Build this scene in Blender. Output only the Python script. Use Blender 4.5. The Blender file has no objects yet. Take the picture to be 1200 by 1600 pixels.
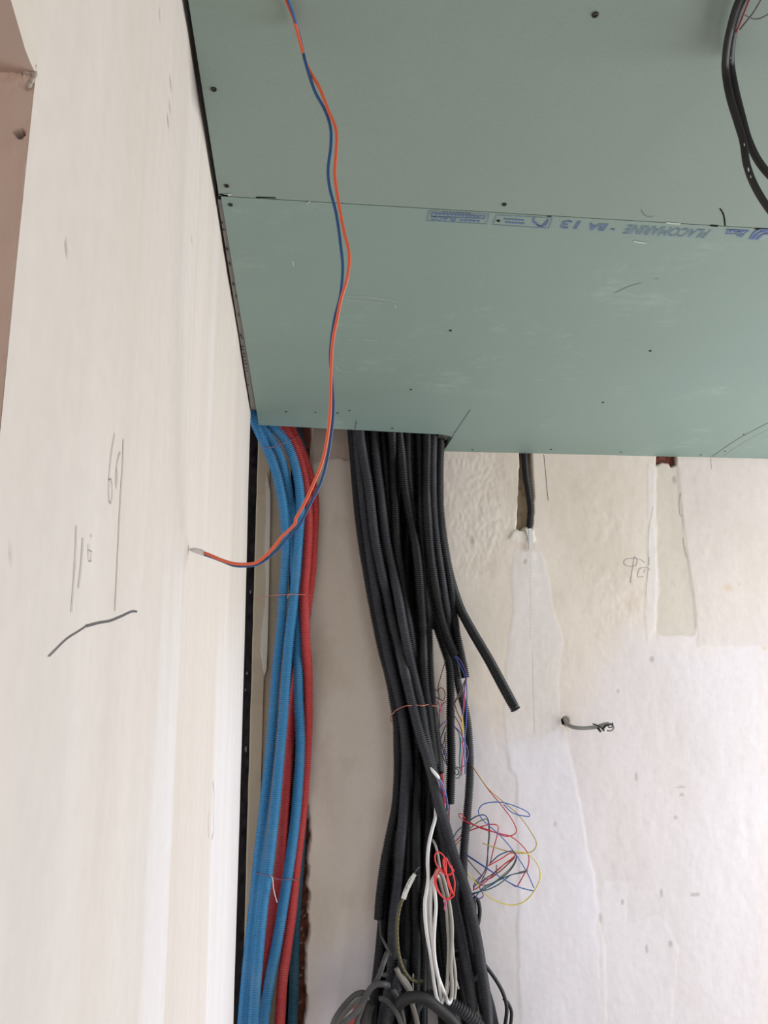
import bpy, math, random
import numpy as np
from mathutils import Matrix, Vector, Euler

rng = np.random.RandomState(7)
random.seed(7)
scene = bpy.context.scene

# ------------------------------------------------------------------ camera
CAM_Z = 1.55
F_PX = 1200.0                       # focal length in pixels of a 1200 x 1600 frame
PITCH, YAW, ROLL = math.radians(12.330), math.radians(6.617), math.radians(-0.622)
cy_, sy_, cp_, sp_ = math.cos(YAW), math.sin(YAW), math.cos(PITCH), math.sin(PITCH)
FWD = np.array([sy_ * cp_, cy_ * cp_, sp_])
RGT = np.array([cy_, -sy_, 0.0])
UPV = np.cross(RGT, FWD)
c_, s_ = math.cos(ROLL), math.sin(ROLL)
RGT, UPV = c_ * RGT + s_ * UPV, -s_ * RGT + c_ * UPV
CAM = np.array([0.0, 0.0, CAM_Z])
cam_data = bpy.data.cameras.new('camera')
cam_data.sensor_fit = 'VERTICAL'
cam_data.sensor_height = 32.0
cam_data.lens = 32.0 * F_PX / 1600.0
cam_data.clip_start = 0.01
cam = bpy.data.objects.new('camera', cam_data)
scene.collection.objects.link(cam)
m = Matrix.Identity(4)
for i in range(3):
    m[i][0], m[i][1], m[i][2], m[i][3] = RGT[i], UPV[i], -FWD[i], CAM[i]
cam.matrix_world = m
scene.camera = cam

# ------------------------------------------------------------------ world, lights, exposure
world = bpy.data.worlds.new('daylight')
scene.world = world
world.use_nodes = True
wb = world.node_tree.nodes['Background']
wb.inputs[0].default_value = (0.80, 0.88, 1.0, 1)
wb.inputs[1].default_value = 1.0

def area_light(name, loc, rot, sx, sy, energy, col):
    d = bpy.data.lights.new(name, 'AREA')
    d.shape = 'RECTANGLE'; d.size = sx; d.size_y = sy
    d.energy = energy; d.color = col
    o = bpy.data.objects.new(name, d)
    o.location = loc; o.rotation_euler = rot
    scene.collection.objects.link(o)
    return o
# daylight standing in the right wall's window opening; the rear lamp is an added fill
area_light('window_daylight', (1.98, 1.05, 1.14), (0, math.radians(90), 0), 1.7, 1.1, 25, (0.97, 0.98, 1.0))
area_light('rear_fill', (1.25, -2.18, 1.15), (math.radians(90), 0, 0), 1.5, 1.4, 6.5, (1.0, 0.97, 0.94))

scene.view_settings.view_transform = 'Standard'
scene.view_settings.look = 'None'
scene.view_settings.gamma = 1.0
scene.view_settings.use_curve_mapping = False
scene.view_settings.exposure = 0.42
scene.cycles.use_denoising = True
scene.cycles.max_bounces = 8
scene.cycles.diffuse_bounces = 5

# ------------------------------------------------------------------ helpers: pixels of the photo to points of the room
def ray(px, py):
    return FWD + RGT * ((px - 600.0) / F_PX) + UPV * ((800.0 - py) / F_PX)
def at_y(px, py, Y):
    d = ray(px, py); return CAM + d * (Y / d[1])
def at_x(px, py, X):
    d = ray(px, py); return CAM + d * (X / d[0])
def at_z(px, py, Z):
    d = ray(px, py); return CAM + d * ((Z - CAM_Z) / d[2])

YB = 1.80                                   # back wall plane
ZC = at_y(950, 711.2, YB)[2]                # underside of the green boards
XL = 0.5 * (at_z(285, 0, ZC)[0] + at_z(388, 630, ZC)[0])   # left wall plane
PXM = YB / F_PX * 1.02                      # metres per pixel near the back wall
Y_JAMB = at_x(28, 400, XL)[1]
Z_LINTEL = at_x(52, 128, XL)[2]
Y_LEND = at_x(391.5, 690, XL)[1]
XR, YR = 2.0, -2.2

def lin(c):
    return tuple(((v / 255.0) / 12.92 if v / 255.0 <= 0.04045 else ((v / 255.0 + 0.055) / 1.055) ** 2.4) for v in c)

# ------------------------------------------------------------------ helpers: objects
COL = scene.collection
def link(name, me, mat=None, parent=None, loc=None):
    o = bpy.data.objects.new(name, me)
    COL.objects.link(o)
    if mat is not None and me is not None and len(me.materials) == 0:
        me.materials.append(mat)
    if loc is not None: o.location = loc
    if parent is not None:
        o.parent = parent
        o.matrix_parent_inverse = Matrix.Translation(-Vector(parent.location))
    return o
def tag(o, label, cat, group=None):
    o['label'] = label; o['category'] = cat
    if group: o['group'] = group
    return o
def struct(o, label=None, cat=None):
    o['kind'] = 'structure'
    if label: o['label'] = label
    if cat: o['category'] = cat
    return o
def empty(name, loc):
    o = bpy.data.objects.new(name, None); COL.objects.link(o); o.location = loc
    o.empty_display_size = 0.05
    return o
def np_mesh(name, V, F, smooth=True):
    """V (n,3), F (k,4) or (k,3) int array"""
    V = np.asarray(V, dtype=np.float32); F = np.asarray(F, dtype=np.int32)
    me = bpy.data.meshes.new(name)
    me.vertices.add(len(V)); me.vertices.foreach_set('co', V.ravel())
    k = F.shape[1]
    me.loops.add(F.size); me.loops.foreach_set('vertex_index', F.ravel())
    me.polygons.add(len(F))
    me.polygons.foreach_set('loop_start', np.arange(0, F.size, k, dtype=np.int32))
    me.polygons.foreach_set('loop_total', np.full(len(F), k, dtype=np.int32))
    me.polygons.foreach_set('use_smooth', np.full(len(F), smooth, dtype=bool))
    me.update(calc_edges=True); me.validate()
    return me
def py_mesh(name, V, F, smooth=False):
    me = bpy.data.meshes.new(name)
    me.from_pydata([tuple(map(float, v)) for v in V], [], F)
    me.update()
    if smooth:
        for p in me.polygons: p.use_smooth = True
    return me
def box_vf(x0, x1, y0, y1, z0, z1):
    V = [(x, y, z) for z in (z0, z1) for y in (y0, y1) for x in (x0, x1)]
    F = [(0, 2, 3, 1), (4, 5, 7, 6), (0, 1, 5, 4), (2, 6, 7, 3), (0, 4, 6, 2), (1, 3, 7, 5)]
    return V, F
def join_vf(parts):
    V, F = [], []
    for v, f in parts:
        n = len(V); V += list(v); F += [tuple(i + n for i in q) for q in f]
    return V, F
def prism_vf(poly, z0, z1):
    n = len(poly)
    V = [(p[0], p[1], z0) for p in poly] + [(p[0], p[1], z1) for p in poly]
    F = [tuple(range(n))[::-1], tuple(range(n, 2 * n))]
    F += [(i, (i + 1) % n, n + (i + 1) % n, n + i) for i in range(n)]
    return V, F
def spline(P, step):
    """centripetal-ish Catmull-Rom through P, resampled every `step` metres"""
    P = np.asarray(P, float)
    if len(P) == 2:
        dense = np.linspace(P[0], P[1], 20)
    else:
        Q = np.vstack([2 * P[0] - P[1], P, 2 * P[-1] - P[-2]])
        out = []
        for i in range(1, len(Q) - 2):
            p0, p1, p2, p3 = Q[i - 1], Q[i], Q[i + 1], Q[i + 2]
            d01 = max(np.linalg.norm(p1 - p0), 1e-6) ** .5
            d12 = max(np.linalg.norm(p2 - p1), 1e-6) ** .5
            d23 = max(np.linalg.norm(p3 - p2), 1e-6) ** .5
            m1 = (p2 - p1) + d12 * ((p1 - p0) / d01 - (p2 - p0) / (d01 + d12))
            m2 = (p2 - p1) + d12 * ((p3 - p2) / d23 - (p3 - p1) / (d12 + d23))
            t = np.linspace(0, 1, 14, endpoint=False)[:, None]
            out.append((2 * t**3 - 3 * t**2 + 1) * p1 + (t**3 - 2 * t**2 + t) * m1 + (-2 * t**3 + 3 * t**2) * p2 + (t**3 - t**2) * m2)
        dense = np.vstack(out + [P[-1:]])
    L = np.concatenate([[0], np.cumsum(np.linalg.norm(np.diff(dense, axis=0), axis=1))])
    n = max(int(L[-1] / step), 2)
    s = np.linspace(0, L[-1], n + 1)
    return np.stack([np.interp(s, L, dense[:, k]) for k in range(3)], 1), L[-1]
def frames(C):
    T = np.gradient(C, axis=0)
    T /= np.maximum(np.linalg.norm(T, axis=1), 1e-9)[:, None]
    N = np.zeros_like(C)
    a = np.array([0., 1., 0.]) if abs(T[0][1]) < .9 else np.array([1., 0., 0.])
    n = a - T[0] * (a @ T[0]); n /= np.linalg.norm(n); N[0] = n
    for i in range(1, len(C)):
        n = N[i - 1] - T[i] * (N[i - 1] @ T[i]); n /= max(np.linalg.norm(n), 1e-9); N[i] = n
    return T, N, np.cross(T, N)
def sweep(C, R, seg, closed_ends=True, hollow=0.0):
    """mesh arrays of a tube along centres C with radii R"""
    T, N, B = frames(C)
    if hollow > 0:       # turn the wall inward at both ends so that the cut shows as an open pipe
        d = max(R[0], R[-1])
        C = np.vstack([C[0] + T[0] * 1.6 * d, C[0], C, C[-1], C[-1] - T[-1] * 1.6 * d])
        R = np.concatenate([[R[0] * hollow] * 2, R, [R[-1] * hollow] * 2])
        N = np.vstack([N[:1], N[:1], N, N[-1:], N[-1:]]); B = np.vstack([B[:1], B[:1], B, B[-1:], B[-1:]])
    a = np.arange(seg) * 2 * np.pi / seg
    V = (C[:, None, :] + R[:, None, None] * (np.cos(a)[None, :, None] * N[:, None, :] + np.sin(a)[None, :, None] * B[:, None, :])).reshape(-1, 3)
    n = len(C)
    i = np.arange(n - 1)[:, None] * seg; j = np.arange(seg)[None, :]; k = (j + 1) % seg
    F = np.stack([i + j, i + k, i + seg + k, i + seg + j], -1).reshape(-1, 4)
    if closed_ends:
        V = np.vstack([V, C[:1], C[-1:]])
        s0, s1 = len(V) - 2, len(V) - 1
        jj = np.arange(seg); kk = (jj + 1) % seg; base = (n - 1) * seg
        F = np.vstack([F, np.stack([np.full(seg, s0), kk, jj, np.full(seg, s0)], -1)[:, :4]]) if False else F
        caps = [(s0, int(k2), int(j2)) for j2, k2 in zip(jj, kk)] + [(s1, base + int(j2), base + int(k2)) for j2, k2 in zip(jj, kk)]
        # degenerate-free caps: two triangles folded into quads
        cq = []
        for t in range(0, seg - 1, 2):
            cq.append((s0, int((t + 2) % seg), t + 1, t)); cq.append((s1, base + t, base + t + 1, base + int((t + 2) % seg)))
        F = np.vstack([F, np.array(cq)])
    return V, F
def wire_mesh(P, r, seg=8, step=0.004, taper=None):
    C, L = spline(P, step)
    R = np.full(len(C), float(r))
    if taper is not None:
        R = np.interp(np.linspace(0, 1, len(C)), np.linspace(0, 1, len(taper)), np.array(taper) * r)
    return sweep(C, R, seg)
def obj_from(name, V, F, mat, parent=None, smooth=True):
    V = np.asarray(V, float); c = V.mean(0)
    o = link(name, np_mesh(name, V - c, F, smooth), mat, None, tuple(c))
    if parent is not None:
        o.parent = parent; o.location = tuple(c - np.array(parent.location))
    return o
def wire(name, P, r, mat, parent=None, seg=8, step=0.004, taper=None):
    V, F = wire_mesh(P, r, seg, step, taper)
    return obj_from(name, V, F, mat, parent)
def conduit(name, P, r, mat, pitch=0.0043, seg=12, depth=0.25, parent=None):
    C, L = spline(P, pitch / 4.0)
    n = len(C); q = np.arange(n) % 4
    R = np.where((q == 0) | (q == 1), r, r * (1 - depth))
    V, F = sweep(C, R, seg, closed_ends=True, hollow=0.70)
    return obj_from(name, V, F, mat, parent)
DEFER = []
def conduit_later(bundle, P, r, mat, label, group, pitch, seg=12):
    DEFER.append(dict(bundle=bundle, P=np.array(P), r=r, mat=mat, label=label, group=group, pitch=pitch, seg=seg))
LEVELS = np.arange(.50, 2.42, .01)
SURF = {}
def settle(bundle, y_back, name, cat):
    """stack the near-vertical tubes of a bundle from the wall outwards so that none runs through another; every point slides
    along its line of sight, so the layout seen in the photograph stays"""
    T = [d for d in DEFER if d['bundle'] == bundle]
    n = len(T); G = np.full((n, len(LEVELS), 3), np.nan)
    for i, d in enumerate(T):
        C, L = spline(d['P'], .004)
        o = np.argsort(C[:, 2]); z = C[o, 2]
        ok = (LEVELS >= z[0]) & (LEVELS <= z[-1])
        for k in (0, 1): G[i, ok, k] = np.interp(LEVELS[ok], z, C[o, k])
        G[i, ok, 2] = LEVELS[ok]
    Y = G[:, :, 1].copy()
    for q in range(len(LEVELS)):
        idx = [i for i in np.argsort(-np.nan_to_num(G[:, q, 1], nan=-9)) if not np.isnan(G[i, q, 1])]
        done = []
        for i in idx:
            y = min(G[i, q, 1], y_back - T[i]['r'])
            for j in done:
                rr = T[i]['r'] + T[j]['r'] + .0006; dx = G[i, q, 0] - G[j, q, 0]
                if abs(dx) < rr: y = min(y, Y[j, q] - math.sqrt(rr * rr - dx * dx))
            Y[i, q] = y; done.append(i)
    ker = np.exp(-np.linspace(-2, 2, 13) ** 2); ker /= ker.sum()
    for i in range(n):
        ok = ~np.isnan(Y[i]); v = Y[i, ok]
        w = np.convolve(np.pad(v, 6, mode='edge'), ker, 'valid')
        Y[i, ok] = w
    for i, d in enumerate(T):
        ok = np.where(~np.isnan(Y[i]))[0][::-1]
        P = G[i, ok]; k = Y[i, ok] / P[:, 1]
        Q = CAM + (P - CAM) * k[:, None]
        # keep the exact cut ends
        G[i, ok] = Q
        Q = np.vstack([Q[::3], Q[-1:]]) if (len(Q) - 1) % 3 else Q[::3]
        end = d['P'][-1]; f = Q[-1][1] / end[1]; e2 = CAM + (end - CAM) * f
        if np.linalg.norm(e2 - Q[-1]) > .004: Q = np.vstack([Q, [e2]])
        o = conduit(name, Q, d['r'], M[d['mat']], d['pitch'], d['seg'])
        tag(o, d['label'], cat, d['group'])
    SURF[bundle] = (G, [d['r'] for d in T])
def front(px, py, gap=.002, bundle='black', default=1.76):
    """depth of the front surface of a bundle under a pixel"""
    G, rs = SURF[bundle]; best = default
    for i in range(len(rs)):
        for Yt in (G[i, :, 1],):
            ok = ~np.isnan(Yt)
            if not ok.any(): continue
            # project centre line, find the sample on the pixel row
            d = G[i, ok] - CAM
            w = d @ FWD; u = 600 + F_PX * (d @ RGT) / w; v = 800 - F_PX * (d @ UPV) / w
            k = np.argmin(abs(v - py))
            if abs(v[k] - py) > 12: continue
            rpx = rs[i] * F_PX / w[k]
            if abs(u[k] - px) < rpx: best = min(best, G[i, ok][k][1] - math.sqrt(max(rs[i] ** 2 - ((u[k] - px) / F_PX * w[k]) ** 2, 0)))
    return best - gap
def px_path(pts, Y=None):
    out = []
    for p in pts:
        out.append(at_y(p[0], p[1], p[2] if len(p) > 2 else Y))
    return np.array(out)

# ------------------------------------------------------------------ helpers: materials
def new_mat(name):
    mt = bpy.data.materials.new(name); mt.use_nodes = True
    nt = mt.node_tree; b = nt.nodes['Principled BSDF']
    return mt, nt, b
def noise(nt, scale, detail=4.0, rough=.55, vec=None, mapscale=None):
    n = nt.nodes.new('ShaderNodeTexNoise')
    n.inputs['Scale'].default_value = scale; n.inputs['Detail'].default_value = detail; n.inputs['Roughness'].default_value = rough
    tc = nt.nodes.new('ShaderNodeTexCoord')
    if mapscale:
        mp = nt.nodes.new('ShaderNodeMapping'); mp.inputs['Scale'].default_value = mapscale
        nt.links.new(tc.outputs['Object'], mp.inputs['Vector']); nt.links.new(mp.outputs['Vector'], n.inputs['Vector'])
    else:
        nt.links.new(tc.outputs['Object'], n.inputs['Vector'])
    return n
def ramp(nt, src, p0, p1, c0=(0, 0, 0, 1), c1=(1, 1, 1, 1)):
    r = nt.nodes.new('ShaderNodeValToRGB')
    r.color_ramp.elements[0].position = p0; r.color_ramp.elements[1].position = p1
    r.color_ramp.elements[0].color = c0; r.color_ramp.elements[1].color = c1
    nt.links.new(src, r.inputs[0]); return r
def mix(nt, a, b, fac, mode='MIX'):
    mx = nt.nodes.new('ShaderNodeMix'); mx.data_type = 'RGBA'; mx.blend_type = mode
    for sock, val in ((mx.inputs[6], a), (mx.inputs[7], b)):
        if isinstance(val, tuple): sock.default_value = val
        else: nt.links.new(val, sock)
    if isinstance(fac, (int, float)): mx.inputs[0].default_value = fac
    else: nt.links.new(fac, mx.inputs[0])
    return mx.outputs[2]
def bump(nt, b, src, strength, dist=0.001):
    bp = nt.nodes.new('ShaderNodeBump'); bp.inputs['Strength'].default_value = strength; bp.inputs['Distance'].default_value = dist
    nt.links.new(src, bp.inputs['Height']); nt.links.new(bp.outputs[0], b.inputs['Normal'])
def rgba(c): return lin(c) + (1.0,)
def plain(name, col, rough=.5, var=.12, vscale=40., metal=0., dust=None, dust_amt=.5, spec=.5):
    mt, nt, b = new_mat(name)
    n = noise(nt, vscale)
    c = rgba(col); d = tuple(v * (1 - var) for v in c[:3]) + (1,)
    out = mix(nt, d, c, n.outputs[0])
    if dust:
        n2 = noise(nt, 9.0, 6, .7)
        r = ramp(nt, n2.outputs[0], .48, .75)
        f = nt.nodes.new('ShaderNodeMath'); f.operation = 'MULTIPLY'; f.inputs[1].default_value = dust_amt
        nt.links.new(r.outputs[0], f.inputs[0])
        out = mix(nt, out, rgba(dust), f.outputs[0])
    nt.links.new(out, b.inputs['Base Color'])
    b.inputs['Roughness'].default_value = rough; b.inputs['Metallic'].default_value = metal
    b.inputs['Specular IOR Level'].default_value = spec
    return mt

def wall_mat(name, streak, fine=.35, rough=.9):
    """plaster: painted vertex colour x fine mottling, trowel relief as bump"""
    mt, nt, b = new_mat(name)
    at = nt.nodes.new('ShaderNodeAttribute'); at.attribute_name = 'tone'
    n1 = noise(nt, 6, 7, .62, mapscale=streak)
    r1 = ramp(nt, n1.outputs[0], .3, .72, (.90, .885, .86, 1), (1.03, 1.03, 1.04, 1))
    n2 = noise(nt, 60, 6, .6)
    r2 = ramp(nt, n2.outputs[0], .3, .7, (.965, .96, .955, 1), (1.02, 1.02, 1.02, 1))
    c = mix(nt, at.outputs['Color'], r1.outputs[0], .8, 'MULTIPLY')
    c = mix(nt, c, r2.outputs[0], .9, 'MULTIPLY')
    nt.links.new(c, b.inputs['Base Color'])
    b.inputs['Roughness'].default_value = rough
    b.inputs['Specular IOR Level'].default_value = .25
    n3 = noise(nt, 26, 8, .6, mapscale=(1, 1, .45))
    bump(nt, b, n3.outputs[0], fine, .004)
    return mt

M = {}
M['wall_back'] = wall_mat('plaster_back', (1, 1, .35), .22)
M['wall_left'] = wall_mat('plaster_left', (1, 1.6, .16), .18)
M['plain_wall'] = plain('pale_plaster', (214, 210, 207), .9, .06, 6, spec=.2)
M['jamb'] = plain('raw_reveal_plaster', (216, 194, 180), .95, .10, 8, spec=.15)
M['floor'] = plain('concrete', (140, 138, 136), .9, .15, 5, spec=.2)
M['slab'] = plain('grey_slab', (110, 104, 98), .95, .2, 8, spec=.1)
M['black'] = plain('black_conduit', (25, 25, 27), .50, .2, 30, dust=(90, 88, 88), dust_amt=.10, spec=.45)
M['black_lit'] = plain('lit_black_conduit', (58, 58, 63), .55, .2, 30, dust=(118, 114, 112), dust_amt=.22, spec=.4)  # lighter copy of the black: light on the lower conduits painted in, plus dust
M['blue'] = plain('blue_conduit', (63, 139, 186), .45, .12, 25, dust=(160, 176, 190), dust_amt=.22)
M['blue_dark'] = plain('petrol_conduit', (28, 88, 110), .5, .2, 25, dust=(120, 130, 134), dust_amt=.2)
M['red'] = plain('red_conduit', (206, 72, 71), .48, .12, 25, dust=(205, 130, 122), dust_amt=.22)
M['orange_wire'] = plain('orange_insulation', (236, 104, 66), .42, .06)
M['blue_wire'] = plain('blue_insulation', (36, 84, 138), .42, .1)
M['cable_black'] = plain('black_cable_sheath', (28, 27, 26), .58, .15, 60, dust=(96, 88, 84), dust_amt=.18)
M['cable_grey'] = plain('dusty_grey_cable', (70, 68, 67), .6, .2, 50, dust=(138, 132, 126), dust_amt=.4)
M['cable_taupe'] = plain('taupe_cable', (132, 126, 118), .6, .15, 50)
M['cable_white'] = plain('white_cable', (226, 222, 220), .42, .05, 50)
M['cable_cream'] = plain('dusty_white_cable', (168, 162, 154), .5, .12, 50)
M['cable_lightgrey'] = plain('light_grey_cable', (158, 155, 150), .5, .12, 50)
M['olive'] = plain('olive_cable', (84, 82, 62), .5, .2, 50)
M['yellow_print'] = plain('yellow_print', (176, 150, 60), .6, .1)
M['copper'] = plain('copper_coloured_tie', (206, 128, 104), .42, .15, 60)
M['mauve_tie'] = plain('mauve_tie', (150, 104, 120), .5, .15, 60)
for k, c in dict(w_red=(206, 40, 62), w_scarlet=(232, 62, 60), w_blue=(52, 100, 176), w_navy=(38, 60, 110), w_yellow=(222, 204, 84),
                 w_brown=(112, 66, 54), w_purple=(112, 70, 150), w_teal=(40, 96, 112), w_green=(120, 136, 70), w_pink=(222, 92, 150),
                 w_grey=(96, 92, 92), w_brick=(130, 48, 52), w_gold=(186, 160, 84), w_black=(44, 42, 44), w_sky=(86, 146, 200)).items():
    M[k] = plain(k, c, .42, .08, 60)
M['sleeve'] = plain('white_sleeve', (226, 224, 214), .5, .05, 60)
M['ink'] = plain('black_ink', (40, 40, 40), .7, .2, 80)
M['pencil'] = plain('pencil_graphite', (168, 160, 157), .8, .15, 200)
M['pencil_dark'] = plain('dark_pencil', (104, 99, 101), .8, .2, 200)
M['print'] = plain('blue_board_print', (98, 118, 170), .8, .2, 300)
M['print_pale'] = plain('pale_board_print', (116, 138, 160), .85, .2, 300)
M['metal'] = plain('galvanised_steel', (150, 148, 144), .42, .15, 30, metal=.75)
M['steel_dull'] = plain('dull_steel_rail', (142, 138, 134), .6, .18, 40, metal=.25)
M['screw'] = plain('black_screw', (26, 25, 25), .5, .2, 80)
M['scratch'] = plain('chalk_scratch', (196, 204, 198), .9, .1, 80)
M['plaster_white'] = plain('fresh_plaster', (228, 222, 218), .92, .06, 40, spec=.2)
M['plaster_chip'] = plain('plaster_chip', (204, 190, 178), .95, .12, 60, spec=.15)
M['brick'] = plain('broken_brick', (104, 54, 40), .95, .45, 70, spec=.1)
M['batten'] = plain('beige_painted_batten', (178, 157, 130), .75, .16, 22, dust=(138, 116, 90), dust_amt=.4, spec=.25)
M['dark_void'] = plain('painted_void_shade', (30, 26, 25), .95, .3, 40, spec=.05)  # near-black that stands in for shade in the void
M['streak'] = plain('old_plaster_streak', (206, 193, 174), .95, .12, 120, spec=.15)
M['crumb'] = plain('dirty_plaster_crumb', (112, 102, 96), .95, .2, 200, spec=.1)
M['mesh_tape'] = plain('joint_tape', (222, 216, 210), .9, .05, 60)
M['hole'] = plain('dark_hole', (34, 27, 24), .95, .3, 60, spec=.05)

def board_mat(name, smear, light, dark):
    mt, nt, b = new_mat(name)
    base = rgba(light); dk = rgba(dark)
    n = noise(nt, 3.0, 5, .6)
    c = mix(nt, dk, base, n.outputs[0])
    n4 = noise(nt, 320, 3, .6)
    r4 = ramp(nt, n4.outputs[0], .3, .7, (.965, .965, .965, 1), (1.02, 1.02, 1.02, 1))
    c = mix(nt, c, r4.outputs[0], 1.0, 'MULTIPLY')
    if smear:
        n2 = noise(nt, 7.5, 6, .62, mapscale=(1, .75, 1)); r2 = ramp(nt, n2.outputs[0], .56, .80)
        n3 = noise(nt, 40, 6, .7, mapscale=(.35, 1.2, 1)); r3 = ramp(nt, n3.outputs[0], .42, .72)
        f = nt.nodes.new('ShaderNodeMath'); f.operation = 'MULTIPLY'
        nt.links.new(r2.outputs[0], f.inputs[0]); nt.links.new(r3.outputs[0], f.inputs[1])
        g = nt.nodes.new('ShaderNodeMath'); g.operation = 'MULTIPLY'; g.inputs[1].default_value = smear
        nt.links.new(f.outputs[0], g.inputs[0])
        c = mix(nt, c, rgba((190, 202, 194)), g.outputs[0])
    nt.links.new(c, b.inputs['Base Color'])
    b.inputs['Roughness'].default_value = .6; b.inputs['Specular IOR Level'].default_value = .5
    bump(nt, b, n4.outputs[0], .08, .0006)
    return mt
M['board_near'] = board_mat('green_board_near', .12, (141, 156, 146), (133, 148, 138))
M['board_far'] = board_mat('green_board_far', .8, (137, 157, 148), (130, 149, 141))

# ------------------------------------------------------------------ value noise and polygon masks for the plaster height fields
def vnoise(u, v, seed):
    r = np.random.RandomState(seed).rand(257, 257)
    iu = np.floor(u).astype(int); iv = np.floor(v).astype(int)
    fu = u - iu; fv = v - iv
    fu = fu * fu * (3 - 2 * fu); fv = fv * fv * (3 - 2 * fv)
    a = r[iu % 256, iv % 256]; b = r[(iu + 1) % 256, iv % 256]; c = r[iu % 256, (iv + 1) % 256]; d = r[(iu + 1) % 256, (iv + 1) % 256]
    return (a * (1 - fu) + b * fu) * (1 - fv) + (c * (1 - fu) + d * fu) * fv
def fbm(u, v, seed, oct=4):
    s = 0; a = .5
    for k in range(oct):
        s = s + a * vnoise(u * 2**k, v * 2**k, seed + k); a *= .5
    return s
def sdf(poly, U, V):
    """signed distance (negative inside) of points to a polygon"""
    P = np.asarray(poly, float); best = np.full(U.shape, 1e9); inside = np.zeros(U.shape, bool)
    for i in range(len(P)):
        a, b = P[i], P[(i + 1) % len(P)]
        e = b - a; L = max(e @ e, 1e-12)
        t = np.clip(((U - a[0]) * e[0] + (V - a[1]) * e[1]) / L, 0, 1)
        best = np.minimum(best, (U - a[0] - t * e[0]) ** 2 + (V - a[1] - t * e[1]) ** 2)
        cond = ((a[1] > V) != (b[1] > V))
        with np.errstate(divide='ignore', invalid='ignore'):
            xi = (b[0] - a[0]) * (V - a[1]) / (b[1] - a[1] + 1e-15) + a[0]
        inside ^= cond & (U < xi)
    d = np.sqrt(best)
    return np.where(inside, -d, d)
def soft(d, w): return np.clip(.5 - d / (2 * w), 0, 1)
def grid_mesh(name, P, C):
    """P (nz,nx,3) positions, C (nz,nx,3) colours"""
    nz, nx = P.shape[:2]
    i = np.arange(nz - 1)[:, None] * nx; j = np.arange(nx - 1)[None, :]
    F = np.stack([i + j, i + j + 1, i + nx + j + 1, i + nx + j], -1).reshape(-1, 4)
    me = np_mesh(name, P.reshape(-1, 3), F, True)
    a = me.color_attributes.new('tone', 'FLOAT_COLOR', 'POINT')
    col = np.concatenate([C.reshape(-1, 3), np.ones((nz * nx, 1))], 1).astype(np.float32)
    a.data.foreach_set('color', col.ravel())
    return me
def L3(c): return np.array(lin(c))
def lay(C, mask, col): return C * (1 - mask[..., None]) + mask[..., None] * L3(col)

# ================================================================== THE SETTING
# ------------------------------------------------------------------ back wall: a plaster height field with its chases
WB = lambda pts: [(at_y(p[0], p[1], YB)[0], at_y(p[0], p[1], YB)[2]) for p in pts]
xv = np.concatenate([np.linspace(XL - .45, XL - .04, 10, endpoint=False), np.arange(XL - .04, 1.36, .0032), np.linspace(1.37, XR, 24)])
zv = np.concatenate([np.linspace(0, .70, 14, endpoint=False), np.arange(.70, ZC + .03, .0036), np.linspace(ZC + .035, ZC + .32, 10)])
X, Z = np.meshgrid(xv, zv)
wob = (fbm(X * 40, Z * 26, 3) - .47) * .012                 # ragged patch edges
def mask(pts, w=.002, rag=1.0): return soft(sdf(WB(pts), X, Z) + wob * rag, w)
H = (fbm(X * 7, Z * 5, 11) - .47) * .0025 + (fbm(X * 60, Z * 45, 21, 3) - .44) * .0009
tone = np.zeros(X.shape + (3,)); tone[:] = L3((231, 218, 206))
big = fbm(X * 5, Z * 3, 31)
tone = lay(tone, np.clip((big - .42) * 3, 0, 1) * .5, (214, 199, 180))
tone = lay(tone, np.clip((fbm(X * 16, Z * 11, 41) - .55) * 5, 0, 1) * .35, (204, 186, 166))
# rough scraped zone beside the black bundle, under the boards
rough_zone = mask([(690, 700), (775, 702), (800, 760), (790, 830), (760, 905), (712, 900), (690, 800)], .03)
H += rough_zone * (fbm(X * 170, Z * 100, 51, 3) - .45) * .0026
rz2 = mask([(735, 790), (835, 790), (850, 850), (790, 870), (745, 880)], .03) + mask([(910, 880), (1005, 880), (1005, 975), (930, 990)], .03) * .8 + mask([(915, 790), (985, 800), (990, 840), (930, 850)], .03) * .7
H += rz2 * (fbm(X * 70, Z * 60, 52, 4) - .45) * .0028
# whiter skim coats
low = mask([(690, 1180), (740, 1120), (800, 1150), (880, 1140), (960, 1020), (985, 996), (1085, 992), (1092, 1010), (1215, 960), (1215, 1700), (470, 1700), (480, 1500), (640, 1420)], .05, 3)
tone = lay(tone, low * .85, (227, 220, 224))
p_mid = mask([(806, 858), (848, 862), (858, 905), (866, 960), (879, 1003), (873, 1060), (872, 1118), (884, 1140), (905, 1250), (925, 1360), (944, 1480), (950, 1700), (815, 1700), (812, 1500), (808, 1215), (795, 1195), (787, 1120), (793, 1010), (803, 960), (800, 900)], .0016)
tone = lay(tone, p_mid * .55, (230, 223, 223)); H += p_mid * .0005
p_low = mask([(787, 1165), (880, 1140), (905, 1250), (930, 1400), (942, 1700), (812, 1700), (808, 1212), (796, 1200)], .0016)
tone = lay(tone, p_low * .45, (233, 228, 237)); H += p_low * .0004
p_strip = mask([(1012, 724), (1026, 732), (1022, 800), (1026, 870), (1030, 920), (1024, 980), (1012, 1006), (1008, 960), (1010, 880), (1013, 800)], .0014)
p_grey = mask([(1024, 726), (1060, 726), (1063, 760), (1066, 805), (1070, 850), (1080, 905), (1088, 960), (1086, 993), (1024, 993), (1026, 860)], .0014, .6)
p_right = mask([(1056, 716), (1215, 718), (1215, 1010), (1092, 1010), (1086, 960), (1076, 880), (1066, 800)], .0016)
tone = lay(tone, p_right * .7, (221, 210, 206)); H += p_right * .0008
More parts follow.
